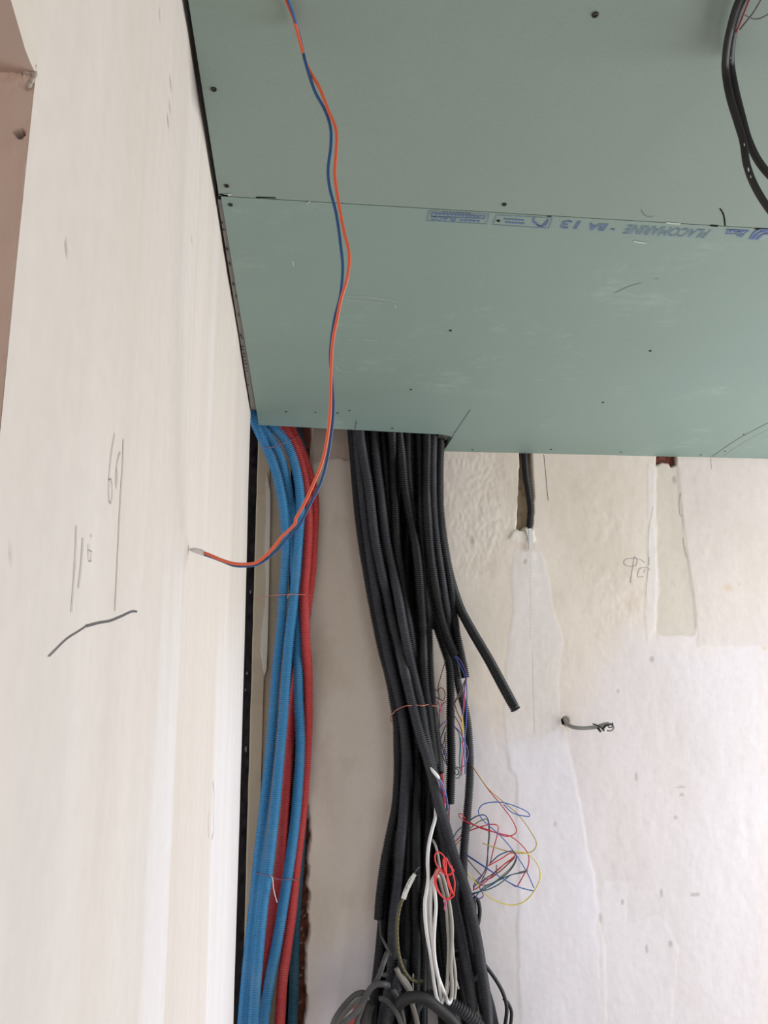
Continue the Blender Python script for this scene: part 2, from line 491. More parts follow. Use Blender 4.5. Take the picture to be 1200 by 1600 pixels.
tone = lay(tone, p_grey * .8, (212, 201, 188)); H -= p_grey * .0008
tone = lay(tone, p_strip * .75, (230, 221, 217)); H += p_strip * .0006
p_tip = mask([(940, 1375), (978, 1382), (978, 1445), (1030, 1430), (1060, 1480), (1040, 1700), (938, 1700)], .0016)
tone = lay(tone, p_tip * .4, (236, 229, 233)); H += p_tip * .0003
p_sand = mask([(795, 1010), (870, 1130), (905, 1240), (935, 1370), (1000, 1380), (1080, 1250), (1060, 1020), (960, 1010), (885, 1000)], .05, 2)
tone = lay(tone, p_sand * .25 * (1 - p_mid), (222, 208, 200))
for (sx, sy, sr) in ((1137, 918, 9), (1155, 913, 4), (1195, 1013, 5), (906, 741, 3)):      # yellow damp spots
    c = at_y(sx, sy, YB)
    tone = lay(tone, np.clip(1.2 - np.hypot(X - c[0], (Z - c[2]) * 1.3) / (sr * PXM) + wob * 40, 0, 1) * .55, (214, 186, 150))
# darker unskimmed zone between the two bundles just under the boards
p_raw = mask([(486, 655), (550, 655), (548, 720), (520, 716), (500, 722), (486, 726)], .0014)
tone = lay(tone, p_raw * .7, (186, 164, 146)); H -= p_raw * .003
# brick patch under the boards
p_brick = mask([(1025, 700), (1056, 700), (1057, 726), (1049, 728), (1046, 722), (1040, 723), (1036, 722), (1026, 727)], .0012, .5)
tone = lay(tone, p_brick, (108, 58, 46)); H -= p_brick * .010
bn = fbm(X * 180, Z * 180, 61)
tone = lay(tone, p_brick * np.clip((bn - .5) * 6, 0, 1) * .8, (150, 104, 88))
# small vertical chase with a conduit in it
p_ch = mask([(813, 690), (829, 690), (831, 745), (833, 775), (833, 800), (831, 826), (822, 822), (815, 829), (808, 826), (810, 780), (812, 740)], .0012, .35)
tone = lay(tone, p_ch, (196, 174, 148)); H -= p_ch * .026
tone = lay(tone, p_ch * np.clip((fbm(X * 120, Z * 60, 71) - .48) * 5, 0, 1) * .7, (146, 126, 106))
# broken plaster lip below it
p_lip = mask([(794, 842), (800, 832), (808, 828), (818, 831), (833, 826), (836, 846), (822, 848), (808, 846)], .0012)
H += p_lip * .003; tone = lay(tone, p_lip * .6, (232, 222, 212))
# hole of the grey cable
hc = at_y(883, 1127, YB)
hd = np.hypot((X - hc[0]) * 1.15, Z - hc[2])
hm = soft(hd - .0085 + wob * .25, .0014)
tone = lay(tone, np.clip(1.3 - hd / .022, 0, 1) * .5, (200, 186, 172))
tone = lay(tone, hm, (70, 62, 56)); H -= hm * .03
# nicks
for (sx, sy, a, b) in ((1053, 749, 3, 6), (1063, 1230, 6, 2), (1065, 1242, 4, 2), (1055, 1277, 4, 3), (938, 1435, 2, 6), (1033, 1396, 2, 6), (972, 1410, 2, 3), (1085, 1398, 8, 2), (1010, 1483, 2, 6),
                       (867, 1288, 2, 4), (994, 1214, 2, 6), (1047, 1475, 3, 4), (820, 877, 3, 4), (965, 1080, 2, 3), (737, 842, 3, 7), (1018, 1030, 4, 4)):
    c = at_y(sx, sy, YB)
    d = np.hypot((X - c[0]) / (a * PXM), (Z - c[2]) / (b * PXM)) + wob * 60
    nm = np.clip(1.25 - d, 0, 1) * 1.2
    tone = lay(tone, np.clip(nm, 0, .42), (150, 136, 128)); H -= np.clip(nm, 0, 1) * .0008
# the big open chase on the left with the blue and red pipes
chase_edge = [(486, 640), (487, 672), (485, 720), (487, 760), (482, 900), (484, 950), (481, 1000), (481, 1190), (478, 1232), (481, 1268), (483, 1292), (485, 1312), (480, 1345), (482, 1368), (478, 1382),
              (485, 1396), (483, 1412), (480, 1424), (484, 1448), (482, 1468), (478, 1480), (478, 1540), (480, 1560), (479, 1580), (474, 1604), (472, 1800)]
cp = WB(chase_edge)
cx = np.interp(-Z, [-p[1] for p in cp], [p[0] for p in cp]) + (fbm(X * 0 + 3, Z * 45, 81) - .47) * .005
cm = soft(X - cx, .0011)
tone = lay(tone, cm, (118, 68, 50))
tone = lay(tone, cm * np.clip((fbm(X * 150, Z * 120, 82) - .47) * 5, 0, 1) * .8, (64, 38, 30))
tone = lay(tone, cm * np.clip((fbm(X * 230, Z * 200, 83) - .66) * 14, 0, 1) * .8, (204, 190, 178))
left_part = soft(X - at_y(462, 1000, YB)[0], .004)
tone = lay(tone, cm * left_part, (34, 28, 26))  # shade of the deep slot painted in as a near-black tone
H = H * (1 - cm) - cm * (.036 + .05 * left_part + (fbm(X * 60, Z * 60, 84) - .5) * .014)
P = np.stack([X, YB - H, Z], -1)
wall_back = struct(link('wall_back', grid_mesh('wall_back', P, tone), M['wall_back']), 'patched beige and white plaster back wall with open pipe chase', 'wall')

# ------------------------------------------------------------------ left wall: near, seen at a grazing angle
yv = np.concatenate([np.arange(Y_JAMB, .75, .0035), np.arange(.75, 1.2, .006), np.linspace(1.2, Y_LEND - .02, 60), Y_LEND - .02 + .02 * np.sin(np.linspace(.1, 1, 8) * math.pi / 2)])
zl = np.concatenate([np.linspace(0, .8, 12, endpoint=False), np.arange(.8, ZC + .05, .005)])
Yg, Zg = np.meshgrid(yv, zl)
hl = (fbm(Yg * 6, Zg * 2, 101) - .47) * .003 + (fbm(Yg * 30, Zg * 3, 102, 3) - .44) * .0007
tl = np.zeros(Yg.shape + (3,)); tl[:] = L3((226, 216, 206))
tl = lay(tl, np.clip((fbm(Yg * 9, Zg * 1.3, 103) - .45) * 3.5, 0, 1) * .45, (218, 205, 192))
tl = lay(tl, np.clip((fbm(Yg * 14, Zg * 1.0, 104) - .5) * 4, 0, 1) * .4, (233, 228, 226))
tl = lay(tl, np.clip((1.75 - Zg) / .55, 0, 1) * .75 * np.clip(.55 + fbm(Yg * 8, Zg * 3, 105), 0, 1), (236, 228, 227))  # whiter downwards: paler plaster, with some of the light painted in
def wy(px, py): return at_x(px, py, XL)[1]
def wband(a, b, z_top_px, colr, amt, bumpv=0.0, w=.004, wz=.12):
    """vertical skim band between two pixel columns (given at py 1300), from a pixel row downwards"""
    global tl, hl
    ya, yb = wy(a, 1300), wy(b, 1300)
    wobl = (fbm(Yg * 0 + 5, Zg * 9, int(a)) - .47) * .03 * (ya / .8)
    zt = at_x((a + b) / 2, z_top_px, XL)[2]
    k = soft(ya - (Yg + wobl), w) * soft((Yg + wobl * .6) - yb, w) * soft(Zg - zt + (fbm(Yg * 60, Zg * 4, int(b)) - .47) * .15, wz)
    tl = lay(tl, k * amt, colr); hl = hl + k * bumpv
wband(232, 266, 1000, (239, 235, 237), .6, .0005, .008)
wband(330, 372, 1050, (240, 236, 238), .8, .0008, .02)
wband(268, 330, 900, (229, 217, 209), .5)
wband(20, 100, 900, (226, 218, 214), .5, 0, .01)
wband(120, 200, 600, (231, 222, 214), .4, 0, .01)
ridge = wy(292, 700)
rd = np.abs(Yg - ridge - (fbm(Yg * 0, Zg * 5, 120) - .47) * .02)
hl += np.clip(1 - rd / .010, 0, 1) * .0016 * soft(Zg - at_x(292, 480, XL)[2], .03)
tl = lay(tl, np.clip(1 - rd / .008, 0, 1) * .5, (236, 230, 224))
# rounded, battered outer corner
rc = np.clip((Yg - (Y_LEND - .02)) / .02, 0, 1)
hl -= .012 * (1 - np.sqrt(np.clip(1 - rc**2, 0, 1)))
# tiny brown nicks along the top
for (sx, sy, a, b) in ((267, 131, 2.5, 8), (266, 166, 2, 7), (263, 190, 2, 9), (250, 22, 1.2, 3), (105, 388, 1.5, 4), (301, 372, 1.2, 4), (17, 870, 3, 4), (160, 221, 1.5, 4)):
    c = at_x(sx, sy, XL); e = abs(at_x(sx + a, sy, XL)[1] - at_x(sx - a, sy, XL)[1]) / 2
    d = np.hypot((Yg - c[1]) / e, (Zg - c[2]) / (b * c[1] / F_PX))
    tl = lay(tl, np.clip(1.3 - d, 0, 1) * .8, (120, 88, 72)); hl -= np.clip(1.2 - d, 0, 1) * .0015
# dirt where the wall meets the boards, torn dark edge
ep = at_x(299, 130, XL)
torn = np.clip(1 - np.abs(Zg - ZC) / (.010 + .03 * np.clip(1 - np.abs(Yg - .62) / .05, 0, 1)), 0, 1) * soft(.60 - Yg, .03) * soft(Yg - .70, .03)
tl = lay(tl, torn * .8, (92, 80, 74))
Pl = np.stack([XL + hl, Yg, Zg], -1)[:, ::1]
wall_left = struct(link('wall_left', grid_mesh('wall_left', Pl[::-1], tl[::-1]), M['wall_left']), 'long pale plaster wall seen at a grazing angle along the left', 'wall')
# its thickness: end towards the back wall, jamb and head of the opening, blind back of the recess
def part_box(name, b, mat, parent):
    V, F = box_vf(*b)
    return link(name, py_mesh(name, V, F), mat, parent)
part_box('wall_end', (XL - .10, XL - .0125, Y_LEND - .09, Y_LEND - .001, 0, ZC + .05), M['plain_wall'], wall_left)
# jamb: a wavy reveal surface with its broken plaster corner
xj = np.concatenate([np.linspace(XL - .25, XL - .020, 14, endpoint=False), np.linspace(XL - .020, XL - .0002, 110)])
zj = np.concatenate([np.linspace(0, 1.45, 20, endpoint=False), np.arange(1.45, Z_LINTEL + .022, .0005)])
Xj, Zj = np.meshgrid(xj, zj)
edge = np.clip((Xj - (XL - .016)) / .016, 0, 1)
rim = np.clip((XL - Xj) / .0012, 0, 1)
top = np.clip(1 - np.abs(at_y(46, 112, Y_JAMB)[2] - Zj) / .012, 0, 1)
dj = ((fbm(Xj * 160, Zj * 90, 131) - .47) * .0022 * edge + (fbm(Xj * 520, Zj * 420, 132) - .40) * .0060 * top * edge) * rim
tj = np.zeros(Xj.shape + (3,)); tj[:] = L3((232, 206, 192))
tj = lay(tj, np.clip((fbm(Xj * 90, Zj * 60, 133) - .45) * 3, 0, 1) * .5, (220, 196, 180))
tj = lay(tj, top * edge * .7, (228, 206, 188))
hole = at_y(31, 209, Y_JAMB)
dh = np.hypot(Xj - hole[0], Zj - hole[2]) / .0018 + (fbm(Xj * 900, Zj * 900, 134) - .47) * 1.0
hmj = soft(dh - 1, .15)
tj = lay(tj, hmj, (40, 30, 25)); dj = dj - hmj * .010
Pj = np.stack([Xj, Y_JAMB - dj, Zj], -1)
link('jamb', grid_mesh('jamb', Pj, tj), M['wall_left'], wall_left)
part_box('jamb_core', (XL - .25, XL - .004, Y_JAMB + .014, Y_JAMB + .09, 0, ZC), M['jamb'], wall_left)
# head of the opening: rises slightly towards the camera, rough soffit
hd_ = [at_x(p[0], p[1], XL) for p in ((57, 118), (47, 97), (39, 76), (17, 0), (-12, -100))]
hy = [Y_JAMB] + [p[1] for p in hd_[1:]] + [-.80]; hz = [hd_[0][2]] + [p[2] for p in hd_[1:]] + [hd_[-1][2] + .05]
V, F = [], []
for a, b in zip(hy, hz): V += [(XL, a, b), (XL, a, ZC + .05), (XL - .25, a, b)]
FS = []
for k in range(len(hy) - 1):
    F.append((3 * k, 3 * k + 1, 3 * k + 4, 3 * k + 3)); FS.append((3 * k, 3 * k + 3, 3 * k + 5, 3 * k + 2))
lm = py_mesh('lintel_face', V, F); ca_ = lm.color_attributes.new('tone', 'FLOAT_COLOR', 'POINT')
for d_ in ca_.data: d_.color = rgba((225, 214, 202))
link('lintel_face', lm, M['wall_left'], wall_left)
link('soffit', py_mesh('soffit', V, FS), M['jamb'], wall_left)
part_box('recess_back', (XL - .28, XL - .25, -.85, Y_JAMB + .09, 0, ZC + .05), M['jamb'], wall_left)
part_box('near_wall', (XL - .25, XL, YR, -.80, 0, ZC + .05), M['plain_wall'], wall_left)
# lumps of broken plaster at the head of the opening
lumps = []
for (sx, sy, r) in ((45, 92, .0020), (50, 103, .0016), (42, 108, .0018), (54, 116, .0012), (50, 126, .0013), (15, 95, .0006), (45, 134, .0012)):
    c = at_y(sx, sy, Y_JAMB - .001)
    a = np.arange(9) * 2 * np.pi / 9; V = []; F = []
    for ring, (h, q) in enumerate(((0, 1), (.5, .85), (.85, .45))):
        for t in a:
            k = q * r * (.75 + .5 * rng.rand()); V.append((c[0] + k * math.cos(t), c[1] - h * r * .8, c[2] + 1.25 * k * math.sin(t)))
    for q in range(2):
        for t in range(9): F.append((q * 9 + t, q * 9 + (t + 1) % 9, (q + 1) * 9 + (t + 1) % 9, (q + 1) * 9 + t))
    F.append(tuple(range(18, 27)))
    link('plaster_lump', py_mesh('plaster_lump', V, F, True), M['plaster_chip'], wall_left)

# ------------------------------------------------------------------ the rest of the room (outside the frame): floor, window wall, rear wall, slab
floor = struct(link('floor', py_mesh('floor', *box_vf(XL - .5, XR + .1, YR - .1, YB + .1, -.1, 0)), M['floor']), 'bare concrete floor of the room', 'floor')
def wall_with_window(name, axis, at, thick, a0, a1, b0, b1, z0, z1, ztop):
    parts = []
    def b(u0, u1, w0, w1):
        return box_vf(at, at + thick, u0, u1, w0, w1) if axis == 'x' else box_vf(u0, u1, at, at + thick, w0, w1)
    parts += [b(a0, b0, 0, ztop), b(b1, a1, 0, ztop), b(b0, b1, 0, z0), b(b0, b1, z1, ztop)]
    V, F = join_vf(parts)
    return struct(link(name, py_mesh(name, V, F), M['plain_wall']))
wall_with_window('wall_right', 'x', XR, .2, YR, YB + .1, 0.45, 1.65, .25, 2.02, ZC + .35)['label'] = 'pale right wall with a tall window opening'
wall_with_window('wall_rear', 'y', YR - .2, .2, XL - .3, XR, 0.5, 1.95, .4, 1.9, ZC + .35)['label'] = 'pale rear wall with an opening added for the fill lamp'

# ------------------------------------------------------------------ ceiling of green moisture-resistant boards
ceiling = struct(empty('ceiling', (0, 0, ZC)), 'green plasterboard ceiling', 'ceiling')
part_box('slab', (XL - .5, XR + .2, YR - .2, YB + .15, ZC + .30, ZC + .40), M['slab'], ceiling)
cz = lambda px, py: at_z(px, py, ZC)[:2]
jl, jr = cz(345, 306.5), cz(1200, 357.5)
slope = (jr[1] - jl[1]) / (jr[0] - jl[0])
yj = lambda x: jl[1] + slope * (x - jl[0])
near_poly = [(cz(288, 0)[0] + .001, YR), (XR, YR), (XR, yj(XR) - .0006), (cz(347, 306)[0], yj(XL) - .0006)]
near_poly = [(XL + .004, YR), (XR, YR), (XR, yj(XR) - .0007), (XL + .0055, yj(XL) - .0007)]
far_left_top, far_left_bot = cz(346, 313), cz(404.5, 664)
far_poly = [(far_left_top[0], yj(XL) + .0007), (XR, yj(XR) + .0007), (XR, YB + .002), (cz(693, 704.5)[0], YB + .001), tuple(cz(693, 704.5)), tuple(cz(708, 683)), tuple(cz(692, 679)), tuple(cz(560, 672)), tuple(far_left_bot)]
nb = link('plasterboard_sheet', py_mesh('plasterboard_sheet', *prism_vf(near_poly, ZC, ZC + .0125)), M['board_near'], ceiling)
fb = link('plasterboard_sheet', py_mesh('plasterboard_sheet', *prism_vf(far_poly, ZC, ZC + .0125)), M['board_far'], ceiling)
nb['label'] = 'plain green sheet nearest the camera'; fb['label'] = 'scuffed green sheet with blue print along its joint'
# screws
def screw_mesh():
    V, F = [], []; n = 12; prof = ((1, .0), (1.0, -.0008), (.55, -.0010), (.3, .0004))
    for r, z in prof:
        for k in range(n): V.append((r * .0028 * math.cos(k * 2 * math.pi / n), r * .0028 * math.sin(k * 2 * math.pi / n), z))
    for q in range(len(prof) - 1):
        for k in range(n): F.append((q * n + k, q * n + (k + 1) % n, (q + 1) * n + (k + 1) % n, (q + 1) * n + k))
    F.append(tuple(range((len(prof) - 1) * n, len(prof) * n)))
    return py_mesh('screw', V, F)
sm = screw_mesh(); sm.materials.append(M['screw'])
for (sx, sy, k) in ((334, 139, 1.0), (354, 290, 1.0), (360, 319.5, 1.0), (930, 22.5, 1.05), (788, 319, 1.0), (779, 344.5, .75), (704, 516, .9), (642, 608.5, .8), (1016, 548, .9), (942, 628.5, .9), (447, 643, .9),
                    (493, 644, .6), (527.5, 645, .9), (546, 641, .7), (613, 669, .9), (738, 702.5, .8), (861, 702, 1.0), (970, 706, .8), (1095, 710.5, .8), (1133, 705, .7), (1162, 678.5, .7)):
    c = at_z(sx, sy, ZC)
    o = bpy.data.objects.new('screw', sm); COL.objects.link(o); o.parent = ceiling
    o.location = (c[0], c[1], -.0002); o.scale = (k, k, 1)
# flat print, pencil lines, scratches: thin ribbons on the sheet
def ribbon_vf(P, w, nrm):
    """flat ribbon through the points P (list of 3D points), width w, lying in the plane with normal nrm"""
    P = [np.asarray(p, float) for p in P]; V, F = [], []
    ws = w if isinstance(w, (list, tuple)) else [w] * len(P)
    for i, p in enumerate(P):
        t = P[min(i + 1, len(P) - 1)] - P[max(i - 1, 0)]; t = t / max(np.linalg.norm(t), 1e-9)
        s = np.cross(t, nrm); s = s / max(np.linalg.norm(s), 1e-9)
        V += [p - s * ws[i] / 2, p + s * ws[i] / 2]
    for i in range(len(P) - 1): F.append((2 * i, 2 * i + 1, 2 * i + 3, 2 * i + 2))
    return V, F
NZ = np.array([0, 0, -1.]); NY = np.array([0, -1., 0]); NX = np.array([1., 0, 0])
def ceil_mark(name, lines, w, mat, dz=.0006):
    parts = []
    for ln in lines:
        pts = [at_z(p[0], p[1], ZC - dz) for p in ln]
        if len(pts) > 2: pts = list(spline(pts, .003)[0])
        parts.append(ribbon_vf(pts, w, NZ))
    V, F = join_vf(parts)
    return link(name, py_mesh(name, V, F), mat, ceiling)
ceil_mark('pencil_line', [[(735, 640), (711, 676), (706, 684)], [(704, 675), (714, 675)]], .0014, M['pencil_dark'])
ceil_mark('pencil_line', [[(1112, 714), (1155, 685), (1200, 661)]], .0016, M['pencil_dark'])
ceil_mark('pencil_line', [[(1130, 713), (1165, 690), (1200, 672)]], .0012, M['pencil'])
ceil_mark('pencil_line', [[(557, 657), (554.5, 671)]], .0014, M['pencil_dark'])
ceil_mark('pencil_line', [[(960, 458), (985, 447), (1002, 442)], [(1022, 436), (1029, 435)]], .0010, M['pencil_dark'])
ceil_mark('brown_scrape', [[(1125, 326), (1130, 334), (1132, 343), (1133, 353)]], .0016, M['hole'])
ceil_mark('pencil_line', [[(1002, 328), (1006, 335), (1013, 339), (1022, 338)]], .0007, M['pencil_dark'])
ceil_mark('chalk_scratch', [[(541, 463), (560, 463), (590, 466), (620, 471)], [(540, 467), (565, 470), (598, 474)], [(617, 476), (618.5, 480), (618, 482)]], .0009, M['scratch'])
ceil_mark('chalk_scratch', [[(458, 408), (458.5, 416)], [(479, 319), (485, 314)], [(545, 531), (552, 530.5)], [(568, 531), (590, 533)], [(524, 572), (532, 580), (548, 582)]], .0011, M['scratch'])
ceil_mark('joint_chip', [[(343, 304), (352, 305.5), (356, 305.5)], [(1180, 357.5), (1200, 358.5)], [(1110, 352.5), (1122, 353.5)]], .0030, M['hole'])
ceil_mark('joint_dark_chip', [[(400, 308.5), (431, 309.5)], [(855, 338), (862, 338.2)]], .0018, M['hole'])  # dark chips laid along the joint
ceil_mark('torn_paper', [[(1041, 348), (1050, 349.2), (1063, 350)], [(990, 377), (1000, 379), (1010, 380)], [(346, 305), (362, 304)]], .0028, M['scratch'])
# lettering printed along the joint, upside down as seen from the camera
def text_vf(body, x_start, x_end, y0, y1, z, shear=0.0, thin=True):
    cu = bpy.data.curves.new('t', 'FONT'); cu.body = body; cu.size = 1.0; cu.fill_mode = 'NONE' if thin else 'BOTH'; cu.resolution_u = 3
    if thin: cu.bevel_depth = .022; cu.bevel_resolution = 0
    o = bpy.data.objects.new('t', cu); COL.objects.link(o)
    dg = bpy.context.evaluated_depsgraph_get(); me = bpy.data.meshes.new_from_object(o.evaluated_get(dg))
    V = np.array([v.co[:] for v in me.vertices]); F = [tuple(p.vertices) for p in me.polygons]
    bpy.data.objects.remove(o); bpy.data.curves.remove(cu); bpy.data.meshes.remove(me)
    u = (V[:, 0] - V[:, 0].min()) / np.ptp(V[:, 0]); v = (V[:, 1] - V[:, 1].min()) / np.ptp(V[:, 1])
    Xw = x_start + (x_end - x_start) * u - shear * v; Yw = y0 + (y1 - y0) * v + slope * (Xw - x_start)
    return list(zip(Xw, Yw, np.full(len(V), z) + V[:, 2] * .002)), F
zt = ZC - .0007
def jy(px): # distance into the sheet at the printed band
    x = at_z(px, 306 + (px - 345) * .0596, ZC)[0]; return x, yj(x)
def band(px, py0, py1): return at_z(px, py0, ZC)[1], at_z(px, py1, ZC)[1]
def put_text(name, body, pxa, pxb, pya0, pya1, mat, thin=True, shear=0.0):
    xa, xb = at_z(pxa, pya0, ZC)[0], at_z(pxb, pya0, ZC)[0]
    y0, y1 = band(pxa, pya0, pya1)
    V, F = text_vf(body, xa, xb, y0, y1, zt, shear, thin)
    return link(name, py_mesh(name, V, F), mat, ceiling)
put_text('printed_lettering', 'PLACOMARINE', 1112, 977, 358.5, 372.5, M['print_pale'])
put_text('printed_lettering', 'BA', 951, 921, 349.5, 361, M['print'])
put_text('printed_lettering', '13', 908, 880, 345, 358, M['print'])
put_text('printed_lettering', 'Placo', 1168, 1136, 361.0, 370.5, M['print'], False)
put_text('printed_lettering', 'PLACO', 713, 674, 339.5, 345.5, M['print'], False)
ceil_mark('printed_small_lines', [[(719 + 6.5 * k, 344.2 + .4 * k), (723.5 + 6.5 * k, 344.5 + .4 * k)] for k in range(5)], .0030, M['print'], .0007)
def rect_loop(a, b, c, d): return [[a, b], [b, c], [c, d], [d, a]]
ceil_mark('printed_frame', rect_loop((671, 329.5), (764, 335.5), (760, 350.5), (667.5, 345)), .0009, M['print_pale'], .0007)
ceil_mark('printed_frame', rect_loop((675, 332.8), (758, 338.0), (756.5, 342), (674, 338.5)), .0012, M['print'], .0007)
ceil_mark('printed_small_lines', [[(680 + 6 * k, 335.2 + .37 * k), (683.5 + 6 * k, 335.4 + .37 * k)] for k in range(12)] + [[(692 + 5 * k, 331.5 + .3 * k), (694.5 + 5 * k, 331.6 + .3 * k)] for k in range(9)], .0018, M['print'], .0007)
ceil_mark('printed_frame', rect_loop((776, 336.5), (863, 341), (857.5, 357), (770, 351.5)), .0009, M['print_pale'], .0007)
ceil_mark('printed_small_lines', [[(788 + 5.4 * k, 342.5 + .35 * k), (791.6 + 5.4 * k, 342.7 + .35 * k)] for k in range(6)] + [[(790 + 5.2 * k, 347.6 + .35 * k), (793.4 + 5.2 * k, 347.8 + .35 * k)] for k in range(6)], .0030, M['print'], .0007)
ceil_mark('printed_emblem', [[(836, 340), (833, 345), (838, 351), (846, 353.5), (853, 352), (856, 345)], [(835, 346), (842, 353)], [(848, 353), (857, 343)], [(842, 355), (850, 355.5)]], .0016, M['print'], .0007)
ceil_mark('printed_emblem', [[(1172, 374), (1184, 360), (1215, 362)], [(1176, 374.5), (1190, 362.5), (1215, 366)], [(1182, 375), (1194, 366), (1215, 370)], [(1133 + 3, 359.5), (1170, 361.5)]], .0032, M['print'], .0007)
ceil_mark('printed_mark', [[(954, 358.5), (959, 359)], [(958.5, 357), (960, 359.5)]], .0016, M['print'], .0007)

# steel rail in the gap between the left wall and the boards
trim = struct(empty('trim_1', (XL, 1.1, ZC)), 'grey steel ceiling rail with faint black print along the left wall', 'rail')
ra0, ra1 = at_z(391, 640, ZC + .002), at_z(337, 312, ZC + .002)
def rail_pt(t, off, z): 
    p = ra1 * (1 - t) + ra0 * t; return (XL + off, p[1], ZC + z)
def far_edge(y): return far_left_top[0] + (far_left_bot[0] - far_left_top[0]) * (y - yj(XL)) / (far_left_bot[1] - yj(XL))
rp = [(XL + .0030, ra1[1]), (far_edge(ra1[1]) - .0006, ra1[1]), (far_edge(ra0[1]) - .0006, ra0[1]), (XL + .0030, ra0[1])]
V, F = join_vf([prism_vf(rp, ZC + .0022, ZC + .0030), box_vf(XL + .0030, XL + .0038, ra1[1], ra0[1], ZC + .0030, ZC + .0300)])
link('rail_web', py_mesh('rail_web', V, F), M['steel_dull'], trim)
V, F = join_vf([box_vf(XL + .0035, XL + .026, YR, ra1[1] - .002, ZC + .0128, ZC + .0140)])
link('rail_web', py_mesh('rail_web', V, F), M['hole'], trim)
marks = []
for (sy, a, b, l) in ((318, .25, .6, 9), (345, .3, .7, 5), (357, .35, .8, 4), (385, .5, .9, 8), (408, .6, .9, 8), (440, .6, .95, 7), (460, .75, .98, 6), (487, .75, .95, 9), (520, .45, .8, 7), (526, .55, .9, 4),
                      (540, .3, .75, 3), (545, .3, .75, 3), (551, .35, .8, 3), (556, .3, .8, 3), (562, .35, .8, 3), (567, .4, .85, 3), (574, .4, .8, 2), (579, .4, .8, 2), (592, .4, .6, 2), (600, .3, .6, 2), (637, .45, .62, 3)):
    xl_ = 335 + (sy - 310) * .1667 + 1; xr_ = 345 + (sy - 310) * .1643
    zz = ZC + .0018
    p = [at_z(xl_ + (xr_ - xl_) * a, sy, zz), at_z(xl_ + (xr_ - xl_) * b, sy + l * .4, zz), at_z(xl_ + (xr_ - xl_) * b, sy + l, zz), at_z(xl_ + (xr_ - xl_) * a, sy + l * .6, zz)]
    marks.append(([tuple(q) for q in p], [(0, 1, 2, 3)]))
V, F = join_vf(marks); link('rail_print', py_mesh('rail_print', V, F), M['ink'], trim)
# end of a steel stud showing in the notch beside the black bundle
br = empty('stud_end', tuple(at_z(700, 690, ZC + .02)))
a0, a1 = at_z(692, 680, ZC + .0125), at_z(708, 684, ZC + .0125); b0 = at_z(690, 703, ZC + .0125)
V, F = join_vf([box_vf(a0[0] - .01, a1[0] + .03, a0[1] - .03, a1[1] + .035, ZC + .0126, ZC + .0134),
                box_vf(a0[0] - .01, a1[0] + .03, a1[1] + .034, a1[1] + .0348, ZC + .0134, ZC + .045)])
link('stud_flange', py_mesh('stud_flange', V, F), M['metal'], br)
hp = at_z(695.5, 690.5, ZC + .0122)
a = np.arange(12) * 2 * np.pi / 12
V = [(hp[0] + .0055 * math.cos(t), hp[1] + .012 * math.sin(t), ZC + .0120) for t in a] + [(hp[0] + .0055 * math.cos(t), hp[1] + .012 * math.sin(t), ZC + .0126) for t in a]
link('slot', py_mesh('slot', V, [tuple(range(12))[::-1]] + [(i, (i + 1) % 12, 12 + (i + 1) % 12, 12 + i) for i in range(12)]), M['hole'], br)
tag(br, 'small steel stud end showing in the ceiling notch beside the black conduits', 'stud')

# ------------------------------------------------------------------ pencil marks on the walls
def wall_mark(name, lines, w, mat, which):
    parts = []
    for ln in lines:
        if which == 'left':
            pts = []
            for p in ln:
                q = at_x(p[0], p[1], XL + .0035); pts.append(q)
            if len(pts) > 2: pts = list(spline(pts, .004)[0])
            # stay just proud of the height field
            out = []
            for q in pts:
                i = np.argmin(abs(yv - q[1])); k = np.argmin(abs(zl - q[2]))
                i0, i1 = max(i - 1, 0), i + 2; k0, k1 = max(k - 1, 0), k + 2
                out.append(np.array([XL + hl[k0:k1, i0:i1].max() + .0005, q[1], q[2]]))
            parts.append(ribbon_vf(out, w, NX))
        else:
            pts = [at_y(p[0], p[1], YB - .002) for p in ln]
            if len(pts) > 2: pts = list(spline(pts, .003)[0])
            out = []
            for q in pts:
                i = np.argmin(abs(xv - q[0])); k = np.argmin(abs(zv - q[2]))
                out.append(np.array([q[0], YB - H[max(k - 1, 0):k + 2, max(i - 1, 0):i + 2].max() - .0004, q[2]]))
            parts.append(ribbon_vf(out, w, NY))
    V, F = join_vf(parts)
    return link(name, py_mesh(name, V, F), mat, wall_left if which == 'left' else wall_back)
S = lambda pts, x0, y0, s: [(x0 + p[0] / s, y0 + p[1] / s) for p in pts]
A = lambda pts: S(pts, 120, 660, 4.21)
wall_mark('pencil_figure', [A([(288, 70), (270, 180), (256, 300), (250, 420), (250, 500), (260, 538), (270, 500), (272, 420), (262, 370), (252, 380)])], .0008, M['pencil'], 'left')
wall_mark('pencil_figure', [A([(322, 195), (308, 240), (298, 310), (293, 380), (300, 437)]), A([(298, 300), (304, 340), (304, 400)])], .0008, M['pencil'], 'left')
wall_mark('pencil_line', [A([(342, 110), (338, 260), (325, 480), (312, 760), (303, 960), (290, 1240)])], .0012, M['pencil'], 'left')
wall_mark('pencil_line', [A([(56, 680), (50, 860), (38, 1060), (24, 1250)])], .0008, M['pencil'], 'left')
wall_mark('pencil_line', [A([(95, 760), (90, 860), (78, 1000), (66, 1090)])], .0009, M['pencil'], 'left')
wall_mark('pencil_figure', [A([(146, 735), (142, 760)]), A([(130, 800), (126, 850), (128, 900), (140, 932), (146, 880), (144, 845), (130, 840)])], .0006, M['pencil'], 'left')
wall_mark('crack', [A([(425, 1245), (400, 1243), (330, 1275), (260, 1305), (190, 1318), (110, 1340)])], .0013, M['pencil_dark'], 'left')
